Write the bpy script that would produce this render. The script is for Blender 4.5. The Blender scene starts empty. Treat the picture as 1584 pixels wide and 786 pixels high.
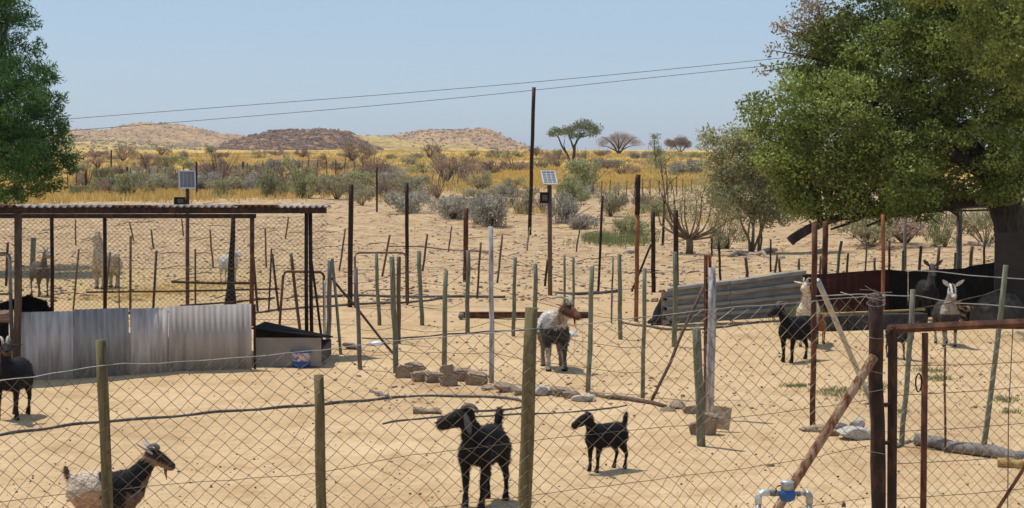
import bpy, bmesh, math, random
import numpy as np
from mathutils import Vector, Matrix, noise as mnoise
random.seed(7); rng = np.random.default_rng(7)
SC = bpy.context.scene
COL = SC.collection
R = math.radians

# ------------------------------------------------------------------ camera, sky, sun, exposure
CH = 3.0                                   # eye height of the photographer on a low terrace
FPX = 2956.0                               # focal length in photo pixels (1584 wide)
HOR = 235.0
PITCH = math.atan((393 - HOR) / FPX)
cam_d = bpy.data.cameras.new('camera'); cam = bpy.data.objects.new('camera', cam_d); COL.objects.link(cam)
cam.location = (0, 0, CH); cam.rotation_euler = (R(90) - PITCH, 0, 0)
cam_d.sensor_width = 36; cam_d.lens = 36 * FPX / 1584.0
cam_d.clip_start = 0.1; cam_d.clip_end = 20000
SC.camera = cam

SUN = Vector((-0.33, 0.19, 0.92)).normalized()
W = bpy.data.worlds.new('World'); SC.world = W; W.use_nodes = True
wn = W.node_tree.nodes; wl = W.node_tree.links
sky = wn.new('ShaderNodeTexSky'); sky.sky_type = 'NISHITA'; sky.sun_disc = False
sky.sun_elevation = math.asin(SUN.z); sky.sun_rotation = math.atan2(SUN.x, SUN.y)
sky.altitude = 0; sky.air_density = 1.0; sky.dust_density = .25; sky.ozone_density = 2.6
bg = wn['Background']; bg.inputs['Strength'].default_value = 0.125
hz = wn.new('ShaderNodeMix'); hz.data_type = 'RGBA'; hz.inputs[0].default_value = .7; hz.inputs[7].default_value = (2.9, 4.05, 5.7, 1)
wl.new(sky.outputs[0], hz.inputs[6]); wl.new(hz.outputs[2], bg.inputs[0])
sd = bpy.data.lights.new('sun', 'SUN'); sd.energy = 4.0; sd.angle = R(0.53); sd.color = (1.0, 0.955, 0.88)
so = bpy.data.objects.new('sun', sd); COL.objects.link(so)
so.rotation_euler = SUN.to_track_quat('Z', 'Y').to_euler()
SC.view_settings.view_transform = 'Standard'; SC.view_settings.look = 'None'
SC.view_settings.exposure = 0.0; SC.view_settings.gamma = 1.0

# ------------------------------------------------------------------ terrain and placing
HY = [-200, 42, 60, 90, 140, 200, 300, 400, 700, 1500, 7000]
HZ = [0, 0, .12, .45, .6, 1.15, 2.2, 2.85, 3.5, 4.0, -5]
def terrain(x, y):
    z = np.interp(y, HY, HZ)
    a = np.clip((y - 34) / 30, 0, 1)
    z = z + a * (.10 * np.sin(x * .23 + 1.3) * np.sin(y * .17) + .05 * np.sin(x * .71 + y * .43) + .03 * np.sin(x * 1.7 - y * 1.1 + 2))
    b = np.clip((y - 150) / 200, 0, 1)
    z = z + b * (.25 * np.sin(x * .05 + 2) * np.sin(y * .021) + .12 * np.sin(x * .13 + y * .06))
    n = np.clip((y + 5) / 10, 0, 1) * (1 - a)
    z = z + n * (.012 * np.sin(x * 1.3 + y * .5) + .010 * np.sin(x * 2.9 - y * 2.1) + .007 * np.sin(x * 5.3 + y * 6.1))
    return z
def TZ(x, y): return float(terrain(np.float64(x), np.float64(y)))
def ray(px, py):
    u = (px - 792) / FPX; v = (393 - py) / FPX
    return Vector((u, math.cos(PITCH) + v * math.sin(PITCH), -math.sin(PITCH) + v * math.cos(PITCH)))
def G(px, py):
    d = ray(px, py); t = 4.0; C0 = Vector((0, 0, CH))
    while t < 900:
        p = C0 + d * t
        if p.z <= TZ(p.x, p.y): break
        t *= 1.01
    lo, hi = t / 1.01, t
    for _ in range(22):
        m = (lo + hi) / 2; p = C0 + d * m
        if p.z <= TZ(p.x, p.y): hi = m
        else: lo = m
    return C0 + d * hi
def at(px, py, Y):
    d = ray(px, py); return Vector((0, 0, CH)) + d * (Y / d.y)
def gnd(x, y, dz=0): return Vector((x, y, TZ(x, y) + dz))

# ------------------------------------------------------------------ materials
MATS = {}
def _mat(name):
    m = bpy.data.materials.new(name); m.use_nodes = True; MATS[name] = m
    nt = m.node_tree; return m, nt.nodes, nt.links, nt.nodes['Principled BSDF']
def N(nodes, t, **kw):
    n = nodes.new(t)
    for k, v in kw.items(): setattr(n, k, v)
    return n
def ramp(nodes, stops):
    r = nodes.new('ShaderNodeValToRGB'); e = r.color_ramp.elements
    while len(e) < len(stops): e.new(0.5)
    for i, (p, c) in enumerate(stops):
        e[i].position = p; e[i].color = (c[0], c[1], c[2], 1) if not isinstance(c, (int, float)) else (c, c, c, 1)
    return r
def noisemat(name, stops, scale=5, stretch=(1, 1, 1), rough=.8, bump=.3, bscale=None, detail=6, metal=0, spec=.3, dist=.02, vary=0, stops2=None, scale2=1.0):
    m, n, l, b = _mat(name)
    tc = N(n, 'ShaderNodeTexCoord'); mp = N(n, 'ShaderNodeMapping'); mp.inputs['Scale'].default_value = stretch
    l.new(tc.outputs['Object'], mp.inputs['Vector'])
    oi = N(n, 'ShaderNodeObjectInfo')
    ad = N(n, 'ShaderNodeVectorMath', operation='ADD'); sc_ = N(n, 'ShaderNodeVectorMath', operation='SCALE'); sc_.inputs['Scale'].default_value = 37.0
    cmb = N(n, 'ShaderNodeCombineXYZ')
    for i in range(3): l.new(oi.outputs['Random'], cmb.inputs[i])
    l.new(cmb.outputs[0], sc_.inputs[0]); l.new(mp.outputs[0], ad.inputs[0]); l.new(sc_.outputs[0], ad.inputs[1])
    t = N(n, 'ShaderNodeTexNoise'); t.inputs['Scale'].default_value = scale; t.inputs['Detail'].default_value = detail; t.inputs['Roughness'].default_value = .62
    l.new(ad.outputs[0], t.inputs['Vector'])
    r = ramp(n, stops); l.new(t.outputs['Fac'], r.inputs[0]); out = r.outputs[0]
    if stops2:
        t3 = N(n, 'ShaderNodeTexNoise'); t3.inputs['Scale'].default_value = scale2; t3.inputs['Detail'].default_value = 5
        l.new(ad.outputs[0], t3.inputs['Vector']); r3 = ramp(n, stops2); l.new(t3.outputs['Fac'], r3.inputs[0])
        mx = N(n, 'ShaderNodeMix', data_type='RGBA', blend_type='MULTIPLY'); mx.inputs[0].default_value = 1
        l.new(out, mx.inputs[6]); l.new(r3.outputs[0], mx.inputs[7]); out = mx.outputs[2]
    if vary:
        hs = N(n, 'ShaderNodeHueSaturation'); mr = N(n, 'ShaderNodeMapRange'); mr.inputs['To Min'].default_value = 1 - vary; mr.inputs['To Max'].default_value = 1 + vary
        l.new(oi.outputs['Random'], mr.inputs[0]); l.new(mr.outputs[0], hs.inputs['Value']); l.new(out, hs.inputs['Color']); out = hs.outputs[0]
    l.new(out, b.inputs['Base Color'])
    b.inputs['Roughness'].default_value = rough; b.inputs['Metallic'].default_value = metal; b.inputs['Specular IOR Level'].default_value = spec
    if bump:
        t2 = N(n, 'ShaderNodeTexNoise'); t2.inputs['Scale'].default_value = bscale or scale * 2.5; t2.inputs['Detail'].default_value = 6
        l.new(ad.outputs[0], t2.inputs['Vector'])
        bp = N(n, 'ShaderNodeBump'); bp.inputs['Strength'].default_value = bump; bp.inputs['Distance'].default_value = dist
        l.new(t2.outputs['Fac'], bp.inputs['Height']); l.new(bp.outputs[0], b.inputs['Normal'])
    return m
green_wood = noisemat('green_weathered_wood', [(.25, (.07, .068, .045)), (.45, (.15, .155, .10)), (.6, (.23, .225, .155)), (.8, (.32, .29, .22))], 9, (6, 6, .7), vary=.18, bump=.5)
olive_wood = noisemat('olive_treated_wood', [(.25, (.05, .04, .018)), (.45, (.135, .105, .045)), (.62, (.20, .16, .075)), (.8, (.28, .235, .13))], 6, (5, 5, .5), vary=.08, bump=.5)
grey_wood = noisemat('grey_weathered_wood', [(.25, (.07, .055, .045)), (.5, (.19, .165, .14)), (.75, (.34, .31, .27))], 8, (7, 7, .5), vary=.15, bump=.6)
brown_wood = noisemat('brown_wood', [(.25, (.05, .03, .018)), (.5, (.12, .075, .045)), (.75, (.2, .14, .09))], 8, (6, 6, .6), vary=.2, bump=.5)
pale_wood = noisemat('pale_dead_wood', [(.25, (.14, .10, .065)), (.5, (.32, .25, .18)), (.75, (.48, .40, .3))], 5, (2, 2, 2), vary=.15, bump=.5)
yellow_log = noisemat('yellow_cut_wood', [(.3, (.22, .13, .04)), (.55, (.45, .3, .1)), (.8, (.55, .4, .16))], 5, (1, 5, 5), bump=.4)
rust_dark = noisemat('dark_rusty_steel', [(.3, (.016, .010, .009)), (.5, (.035, .019, .014)), (.68, (.09, .038, .02)), (.85, (.15, .07, .035))], 11, (1, 1, .6), rough=.7, bump=.35, metal=.2, vary=.15)
rust = noisemat('rusty_steel', [(.3, (.035, .016, .010)), (.5, (.10, .040, .020)), (.65, (.19, .075, .03)), (.85, (.30, .17, .10))], 10, (1, 1, .5), rough=.8, bump=.4, vary=.2)
rust_orange = noisemat('orange_rusty_steel', [(.3, (.12, .04, .015)), (.5, (.28, .10, .035)), (.8, (.4, .2, .09))], 8, (1, 1, .4), rough=.8, bump=.4)
flaky = noisemat('flaking_rusty_pipe', [(.30, (.09, .032, .015)), (.45, (.20, .075, .03)), (.54, (.33, .21, .12)), (.75, (.45, .33, .22))], 14, (1.6, 1.6, .35), rough=.8, bump=.7)
galv = noisemat('galvanised_steel', [(.3, (.28, .28, .27)), (.6, (.46, .46, .44)), (.8, (.34, .31, .27))], 9, rough=.45, metal=.55, bump=.15, vary=.1)
white_flaky = noisemat('flaking_white_paint', [(.3, (.12, .09, .08)), (.45, (.30, .27, .25)), (.6, (.50, .48, .46)), (.8, (.6, .58, .56))], 9, (3, 3, .5), rough=.8, bump=.5)
black_paint = noisemat('black_plastic', [(.3, (.012, .012, .013)), (.7, (.03, .03, .032))], 6, spec=.1, rough=.6, bump=.1)
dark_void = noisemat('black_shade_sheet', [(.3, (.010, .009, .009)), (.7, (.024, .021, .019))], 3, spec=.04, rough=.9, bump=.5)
wire_mat = noisemat('weathered_wire', [(.3, (.07, .05, .034)), (.6, (.17, .13, .09)), (.8, (.27, .24, .2))], 12, rough=.5, metal=.5, bump=0)
wire_light = noisemat('bright_wire', [(.3, (.20, .185, .165)), (.7, (.42, .40, .37))], 10, rough=.5, metal=.4, bump=0)
hose_mat = noisemat('dusty_black_pipe', [(.3, (.05, .045, .045)), (.6, (.11, .10, .095)), (.8, (.2, .17, .14))], 9, rough=.6, bump=.2)
rock_mat = noisemat('sandstone_rock', [(.25, (.17, .10, .06)), (.5, (.37, .26, .17)), (.75, (.53, .42, .31))], 6, bump=.8, vary=.2, dist=.03)
white_rock = noisemat('pale_quartz_rock', [(.25, (.3, .24, .18)), (.5, (.5, .45, .38)), (.8, (.66, .62, .56))], 7, bump=.7, vary=.1)
maroon = noisemat('maroon_sheet', [(.3, (.026, .010, .008)), (.6, (.050, .017, .013)), (.85, (.09, .04, .03))], 4, spec=.1, rough=.8, bump=.3)
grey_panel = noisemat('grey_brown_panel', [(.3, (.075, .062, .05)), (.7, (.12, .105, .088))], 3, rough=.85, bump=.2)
hair_bark = noisemat('tree_bark', [(.3, (.025, .018, .013)), (.5, (.07, .052, .038)), (.8, (.15, .115, .085))], 7, (3, 3, .6), bump=.9, dist=.04)
pale_bark = noisemat('tan_bush_bark', [(.3, (.12, .085, .045)), (.6, (.24, .17, .09)), (.85, (.34, .26, .15))], 7, bump=.4)
def corr_mat():
    m, n, l, b = _mat('old_zinc_sheet')
    tc = N(n, 'ShaderNodeTexCoord'); oi = N(n, 'ShaderNodeObjectInfo')
    t = N(n, 'ShaderNodeTexNoise'); t.inputs['Scale'].default_value = 3.5; t.inputs['Detail'].default_value = 8
    mp = N(n, 'ShaderNodeMapping'); mp.inputs['Scale'].default_value = (4, 4, .5); l.new(tc.outputs['Object'], mp.inputs[0]); l.new(mp.outputs[0], t.inputs[0])
    r = ramp(n, [(.28, (.28, .22, .185)), (.45, (.40, .35, .315)), (.6, (.48, .44, .41)), (.8, (.56, .53, .50))])
    l.new(t.outputs['Fac'], r.inputs[0])
    hs = N(n, 'ShaderNodeHueSaturation'); mr = N(n, 'ShaderNodeMapRange'); mr.inputs['To Min'].default_value = .8; mr.inputs['To Max'].default_value = 1.25
    l.new(oi.outputs['Random'], mr.inputs[0]); l.new(mr.outputs[0], hs.inputs['Value']); l.new(r.outputs[0], hs.inputs['Color'])
    l.new(hs.outputs[0], b.inputs['Base Color']); b.inputs['Roughness'].default_value = .8; b.inputs['Metallic'].default_value = 0; b.inputs['Specular IOR Level'].default_value = .2
    return m
zinc = corr_mat()
zinc_light = noisemat('pale_painted_sheet', [(.3, (.17, .145, .12)), (.5, (.29, .265, .225)), (.8, (.38, .36, .315))], 3, (1, 1, 4), rough=.6, bump=.2, metal=.1)
panel_glass = noisemat('solar_cell_glass', [(.3, (.17, .165, .16)), (.7, (.24, .235, .225))], 5, rough=.5, bump=0, spec=.25)  # grey tone paints the sky's reflection into the glass colour
alu = noisemat('aluminium_frame', [(.3, (.5, .5, .5)), (.7, (.65, .65, .64))], 5, rough=.4, metal=.4, bump=0)
blue_mat = noisemat('blue_enamel', [(.3, (.015, .06, .20)), (.7, (.03, .11, .32))], 9, rough=.35, bump=.1)
hoof_mat = noisemat('horn_keratin', [(.3, (.05, .045, .04)), (.5, (.13, .12, .105)), (.8, (.24, .22, .19))], 14, bump=.3, rough=.5)
pale_horn = noisemat('pale_horn', [(.3, (.28, .24, .18)), (.7, (.5, .45, .36))], 14, bump=.3, rough=.5)
eye_mat = noisemat('dark_eye', [(.3, (.01, .008, .006)), (.7, (.02, .014, .01))], 8, rough=.1, bump=0, spec=.8)
plastic_white = noisemat('white_plastic', [(.3, (.55, .55, .55)), (.7, (.72, .72, .72))], 5, rough=.5, bump=.2)

def coat_material(bs=60, bd=.008, name='animal_coat'):
    m, n, l, b = _mat(name)
    at_ = N(n, 'ShaderNodeAttribute', attribute_name='Coat'); tc = N(n, 'ShaderNodeTexCoord')
    t = N(n, 'ShaderNodeTexNoise'); t.inputs['Scale'].default_value = 28; t.inputs['Detail'].default_value = 5
    mp = N(n, 'ShaderNodeMapping'); mp.inputs['Scale'].default_value = (.6, 1.5, 1.2); l.new(tc.outputs['Object'], mp.inputs[0]); l.new(mp.outputs[0], t.inputs[0])
    r = ramp(n, [(.3, .62), (.7, 1.35)]); l.new(t.outputs['Fac'], r.inputs[0])
    mx = N(n, 'ShaderNodeMix', data_type='RGBA', blend_type='MULTIPLY'); mx.inputs[0].default_value = 1
    l.new(at_.outputs['Color'], mx.inputs[6]); l.new(r.outputs[0], mx.inputs[7]); l.new(mx.outputs[2], b.inputs['Base Color'])
    b.inputs['Roughness'].default_value = .7; b.inputs['Specular IOR Level'].default_value = .16
    t2 = N(n, 'ShaderNodeTexNoise'); t2.inputs['Scale'].default_value = bs; t2.inputs['Detail'].default_value = 6; l.new(mp.outputs[0], t2.inputs[0])
    bp = N(n, 'ShaderNodeBump'); bp.inputs['Strength'].default_value = .8; bp.inputs['Distance'].default_value = bd
    l.new(t2.outputs['Fac'], bp.inputs['Height']); l.new(bp.outputs[0], b.inputs['Normal'])
    return m
coat = coat_material(); wool = coat_material(30, .03, 'woolly_coat')

def leafmat(name, c1, c2, trans=.35, rough=.55):
    m, n, l, b = _mat(name)
    a = N(n, 'ShaderNodeAttribute', attribute_name='Tint'); oi = N(n, 'ShaderNodeObjectInfo')
    r = ramp(n, [(0, c1), (1, c2)]); l.new(a.outputs['Fac'], r.inputs[0])
    hs = N(n, 'ShaderNodeHueSaturation'); mr = N(n, 'ShaderNodeMapRange'); mr.inputs['To Min'].default_value = .85; mr.inputs['To Max'].default_value = 1.15
    l.new(oi.outputs['Random'], mr.inputs[0]); l.new(mr.outputs[0], hs.inputs['Value']); l.new(r.outputs[0], hs.inputs['Color'])
    l.new(hs.outputs[0], b.inputs['Base Color']); b.inputs['Roughness'].default_value = rough; b.inputs['Specular IOR Level'].default_value = .25
    tr = N(n, 'ShaderNodeBsdfTranslucent'); l.new(hs.outputs[0], tr.inputs[0])
    mx = N(n, 'ShaderNodeMixShader'); mx.inputs[0].default_value = trans
    l.new(b.outputs[0], mx.inputs[1]); l.new(tr.outputs[0], mx.inputs[2]); l.new(mx.outputs[0], n['Material Output'].inputs[0])
    return m
leaf_right = leafmat('broad_green_leaves', (.075, .095, .017), (.36, .42, .10), trans=.28)
leaf_left = leafmat('feathery_green_leaves', (.04, .095, .02), (.16, .30, .06), trans=.3)
leaf_olive = leafmat('dusty_olive_leaves', (.27, .27, .11), (.60, .57, .33), trans=.5)
leaf_pink = leafmat('dry_brownish_leaves', (.22, .15, .09), (.42, .32, .22))
leaf_grey = leafmat('grey_green_leaves', (.25, .225, .12), (.50, .45, .28), trans=.5)
leaf_grey2 = leafmat('pale_grey_leaves', (.27, .245, .185), (.52, .475, .38), trans=.5)
leaf_sage = leafmat('sage_leaves', (.21, .22, .09), (.46, .45, .23), trans=.5)
leaf_brown = leafmat('purple_brown_twigs', (.22, .15, .10), (.46, .33, .23), trans=.45)
leaf_gold = leafmat('golden_grass_blades', (.52, .34, .095), (.86, .61, .20), trans=.45)
leaf_fresh = leafmat('fresh_green_blades', (.13, .17, .055), (.30, .33, .13))
leaf_acacia = leafmat('acacia_leaves', (.09, .11, .04), (.26, .28, .11))

def ground_material():
    m, n, l, b = _mat('sandy_ground')
    tc = N(n, 'ShaderNodeTexCoord'); sp = N(n, 'ShaderNodeSeparateXYZ'); l.new(tc.outputs['Object'], sp.inputs[0])
    def noise(s, d=6, rgh=.6, stretch=None):
        t = N(n, 'ShaderNodeTexNoise'); t.inputs['Scale'].default_value = s; t.inputs['Detail'].default_value = d; t.inputs['Roughness'].default_value = rgh
        if stretch:
            mp = N(n, 'ShaderNodeMapping'); mp.inputs['Scale'].default_value = stretch; l.new(tc.outputs['Object'], mp.inputs[0]); l.new(mp.outputs[0], t.inputs[0])
        else: l.new(tc.outputs['Object'], t.inputs[0])
        return t
    def mix(f, a, c, blend='MIX'):
        x = N(n, 'ShaderNodeMix', data_type='RGBA', blend_type=blend)
        for sock, v in ((x.inputs[0], f), (x.inputs[6], a), (x.inputs[7], c)):
            if isinstance(v, (int, float)): sock.default_value = v
            elif isinstance(v, tuple): sock.default_value = (*v, 1)
            else: l.new(v, sock)
        return x.outputs[2]
    def step(val, a, c):
        mr = N(n, 'ShaderNodeMapRange', interpolation_type='SMOOTHSTEP'); mr.inputs['From Min'].default_value = a; mr.inputs['From Max'].default_value = c
        l.new(val, mr.inputs[0]); return mr.outputs[0]
    # sand of the yard
    n1 = noise(.35, 8); r1 = ramp(n, [(.3, (.49, .325, .175)), (.45, (.565, .39, .215)), (.58, (.61, .425, .24)), (.72, (.66, .47, .275))]); l.new(n1.outputs['Fac'], r1.inputs[0])
    n2 = noise(9, 8, .7); r2 = ramp(n, [(.28, (.72, .70, .66)), (.5, (.97, .97, .96)), (.72, (1.05, 1.05, 1.05))]); l.new(n2.outputs['Fac'], r2.inputs[0])
    sand = mix(1.0, r1.outputs[0], r2.outputs[0], 'MULTIPLY')
    nb_ = noise(1.6, 7, .68, (1, .8, 1)); rb_ = ramp(n, [(.3, (.72, .66, .60)), (.42, (.90, .87, .83)), (.52, (.99, .99, .98)), (.7, (1.06, 1.06, 1.05))]); l.new(nb_.outputs['Fac'], rb_.inputs[0])
    sand = mix(1.0, sand, rb_.outputs[0], 'MULTIPLY')
    # bank: paler, stony, streaked
    n3 = noise(1.7, 12, .8, (1, .8, 1)); r3 = ramp(n, [(.34, (.19, .115, .06)), (.45, (.36, .235, .125)), (.55, (.50, .345, .19)), (.72, (.60, .44, .26))]); l.new(n3.outputs['Fac'], r3.inputs[0])
    # plain: golden grass with reddish soil
    n4 = noise(.09, 10, .7, (1, .35, 1)); r4 = ramp(n, [(.3, (.30, .19, .09)), (.42, (.47, .31, .11)), (.55, (.58, .38, .10)), (.75, (.66, .47, .15))]); l.new(n4.outputs['Fac'], r4.inputs[0])
    n5 = noise(.05, 4); 
    ma = N(n, 'ShaderNodeMath', operation='MULTIPLY_ADD'); ma.inputs[1].default_value = 40; l.new(n5.outputs['Fac'], ma.inputs[0]); l.new(sp.outputs['Y'], ma.inputs[2])
    c = mix(step(ma.outputs[0], 52, 68), sand, r3.outputs[0])
    c = mix(step(ma.outputs[0], 142, 182), c, r4.outputs[0])
    # straw-coloured patch in the alpaca pen and green-brown stains
    n6 = noise(.8, 6)
    mx_ = N(n, 'ShaderNodeMath', operation='MULTIPLY'); l.new(n6.outputs['Fac'], mx_.inputs[0])
    sx = step(sp.outputs['X'], -16, -11); sx2 = N(n, 'ShaderNodeMath', operation='SUBTRACT'); sx2.inputs[0].default_value = 1; l.new(step(sp.outputs['X'], -7, -4), sx2.inputs[1])
    sy = step(sp.outputs['Y'], 35, 38); sy2 = N(n, 'ShaderNodeMath', operation='SUBTRACT'); sy2.inputs[0].default_value = 1; l.new(step(sp.outputs['Y'], 46, 52), sy2.inputs[1])
    pm = None
    for s_ in (sx, sx2.outputs[0], sy, sy2.outputs[0]):
        if pm is None: pm = s_; continue
        q = N(n, 'ShaderNodeMath', operation='MULTIPLY'); l.new(pm, q.inputs[0]); l.new(s_, q.inputs[1]); pm = q.outputs[0]
    l.new(pm, mx_.inputs[1])
    c = mix(mx_.outputs[0], c, (.46, .33, .14))
    # droppings and litter specks
    vo = N(n, 'ShaderNodeTexVoronoi', feature='F1'); vo.inputs['Scale'].default_value = 5.0; vo.inputs['Randomness'].default_value = 1; l.new(tc.outputs['Object'], vo.inputs['Vector'])
    rv = ramp(n, [(.05, 1.0), (.09, 0.0)]); l.new(vo.outputs['Distance'], rv.inputs[0])
    n7 = noise(.5, 3); rr = ramp(n, [(.48, 0.0), (.6, .75)]); l.new(n7.outputs['Fac'], rr.inputs[0])
    q = N(n, 'ShaderNodeMath', operation='MULTIPLY'); l.new(rv.outputs[0], q.inputs[0]); l.new(rr.outputs[0], q.inputs[1])
    c = mix(q.outputs[0], c, (.17, .105, .06))
    l.new(c, b.inputs['Base Color']); b.inputs['Roughness'].default_value = .95; b.inputs['Specular IOR Level'].default_value = .1
    # trampled relief
    h1 = noise(3.4, 6, .68); h2 = noise(22, 4, .6)
    ad = N(n, 'ShaderNodeMath', operation='MULTIPLY_ADD'); ad.inputs[1].default_value = .35; l.new(h2.outputs['Fac'], ad.inputs[0]); l.new(h1.outputs['Fac'], ad.inputs[2])
    bp = N(n, 'ShaderNodeBump'); bp.inputs['Strength'].default_value = .75; bp.inputs['Distance'].default_value = .07
    l.new(ad.outputs[0], bp.inputs['Height']); l.new(bp.outputs[0], b.inputs['Normal'])
    return m
ground_mat = ground_material()
def hillmat(name, stops, scale, s2=None):
    return noisemat(name, stops, scale, (1, 1, 2.0), rough=.95, bump=.6, bscale=scale * 3, detail=12, dist=1.5, stops2=s2 or [(.35, (.75, .72, .7)), (.65, (1.15, 1.1, 1.05))], scale2=.05)
hill_far = hillmat('far_hill_slope', [(.33, (.19, .12, .085)), (.45, (.33, .21, .13)), (.55, (.47, .30, .13)), (.7, (.54, .38, .17))], .25)
hill_dark = hillmat('rocky_hill_slope', [(.44, (.085, .046, .036)), (.53, (.19, .105, .065)), (.60, (.38, .23, .08)), (.72, (.55, .36, .10))], .14)
hill_gold = hillmat('golden_hill_slope', [(.33, (.22, .15, .08)), (.45, (.42, .29, .10)), (.6, (.52, .37, .13)), (.75, (.58, .44, .2))], .2)

# ------------------------------------------------------------------ mesh helpers
class MB:
    def __init__(s): s.v = []; s.f = []; s.m = []
    def add(s, vs, fs, mi=0):
        o = len(s.v); s.v += [tuple(v) for v in vs]; s.f += [tuple(i + o for i in f) for f in fs]; s.m += [mi] * len(fs)
    def box(s, c, d, rot=None, mi=0):
        c = Vector(c); hx, hy, hz = d[0] / 2, d[1] / 2, d[2] / 2
        vs = [Vector((x * hx, y * hy, z * hz)) for x in (-1, 1) for y in (-1, 1) for z in (-1, 1)]
        if rot is not None: vs = [rot @ v for v in vs]
        s.add([v + c for v in vs], [(0, 1, 3, 2), (4, 6, 7, 5), (0, 4, 5, 1), (2, 3, 7, 6), (0, 2, 6, 4), (1, 5, 7, 3)], mi); return s
    def tube(s, pts, rad, n=8, mi=0, flat=1.0, side=None):
        pts = [Vector(p) for p in pts]
        if isinstance(rad, (int, float)): rad = [rad] * len(pts)
        k = len(pts); vs = []; ref = Vector(side) if side is not None else None
        for i, p in enumerate(pts):
            t = (pts[min(i + 1, k - 1)] - pts[max(i - 1, 0)]).normalized()
            a = ref if ref is not None else (Vector((0, 0, 1)) if abs(t.z) < .9 else Vector((1, 0, 0)))
            u = a.cross(t); u = u.normalized() if u.length > 1e-6 else Vector((1, 0, 0)); w = t.cross(u).normalized()
            for j in range(n):
                an = 2 * math.pi * j / n
                vs.append(p + (u * math.cos(an) * flat + w * math.sin(an)) * rad[i])
        fs = [(i * n + j, i * n + (j + 1) % n, (i + 1) * n + (j + 1) % n, (i + 1) * n + j) for i in range(k - 1) for j in range(n)]
        fs += [tuple(range(n))[::-1], tuple((k - 1) * n + j for j in range(n))]
        s.add(vs, fs, mi); return s
    def build(s, name, mat, parent=None, smooth=True, origin=None):
        me = bpy.data.meshes.new(name)
        vs = s.v
        if origin is not None: vs = [(v[0] - origin[0], v[1] - origin[1], v[2] - origin[2]) for v in vs]
        me.from_pydata(vs, [], s.f); mats = mat if isinstance(mat, (list, tuple)) else [mat]
        for m in mats: me.materials.append(m)
        if len(mats) > 1: me.polygons.foreach_set('material_index', s.m)
        if smooth: me.polygons.foreach_set('use_smooth', [True] * len(me.polygons))
        me.update(); o = bpy.data.objects.new(name, me); COL.objects.link(o)
        if origin is not None: o.location = origin
        if parent is not None: o.parent = parent
        return o
def tag(o, label=None, cat=None, group=None, kind=None):
    if label: o['label'] = label
    if cat: o['category'] = cat
    if group: o['group'] = group
    if kind: o['kind'] = kind
    return o
def thing(name, loc, label, cat, group=None, rz=0):
    o = bpy.data.objects.new(name, None); COL.objects.link(o); o.location = loc; o.rotation_euler = (0, 0, rz)
    o.empty_display_size = .1
    return tag(o, label, cat, group)
def rel(root): return Vector(root.location)
def copy_tree(o, parent=None):
    c = o.copy(); COL.objects.link(c)
    if parent is not None: c.parent = parent
    for ch in list(o.children): copy_tree(ch, c)
    return c
def wobble_path(a, b, n=5, amt=.012):
    a = Vector(a); b = Vector(b); L = (b - a).length
    out = []
    for i in range(n + 1):
        t = i / n; p = a.lerp(b, t); k = amt if 0 < i < n else 0
        out.append(p + Vector((random.uniform(-k, k), random.uniform(-k, k), 0)))
    return out
def post_mesh(mb, base, top, w, n=8, wob=.012, taper=.92):
    b = Vector(base) - Vector((0, 0, .12)); pts = wobble_path(b, top, 5, wob)
    rs = [w * (1 - (1 - taper) * i / 5) * random.uniform(.95, 1.05) for i in range(6)]
    mb.tube(pts, rs, n)
def np_mesh(name, verts, faces, mat, tint=None, parent=None, matidx=None, loc=None):
    me = bpy.data.meshes.new(name); nf, k = faces.shape
    me.vertices.add(len(verts)); me.vertices.foreach_set('co', np.asarray(verts, np.float32).ravel())
    me.loops.add(nf * k); me.loops.foreach_set('vertex_index', faces.astype(np.int32).ravel())
    me.polygons.add(nf); me.polygons.foreach_set('loop_start', np.arange(0, nf * k, k, dtype=np.int32))
    try: me.polygons.foreach_set('loop_total', np.full(nf, k, np.int32))
    except Exception: pass
    for m in (mat if isinstance(mat, (list, tuple)) else [mat]): me.materials.append(m)
    if matidx is not None: me.polygons.foreach_set('material_index', matidx.astype(np.int32))
    me.update(calc_edges=True)
    if tint is not None:
        a = me.attributes.new('Tint', 'FLOAT', 'FACE'); a.data.foreach_set('value', tint.astype(np.float32))
    o = bpy.data.objects.new(name, me); COL.objects.link(o)
    if parent is not None: o.parent = parent
    if loc is not None: o.location = loc
    return o
def leaf_geo(P, size, aspect=.5, droop=0.0, up=None, rs=None):
    """rhombus leaves at points P, random orientation"""
    n = len(P); d = rng.normal(size=(n, 3)); d /= np.linalg.norm(d, axis=1)[:, None]
    if up is not None: d = d + np.array(up); d /= np.linalg.norm(d, axis=1)[:, None]
    d[:, 2] -= droop; d /= np.linalg.norm(d, axis=1)[:, None]
    q = rng.normal(size=(n, 3)); s = np.cross(d, q); s /= np.linalg.norm(s, axis=1)[:, None]
    L = (size * rng.uniform(.6, 1.3, n))[:, None]
    a = P - d * L * .5; c = P + d * L * .5; b = P + s * L * aspect * .5; e = P - s * L * aspect * .5
    V = np.stack([a, b, c, e], 1).reshape(-1, 3); F = np.arange(4 * n).reshape(n, 4)
    return V, F
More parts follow.
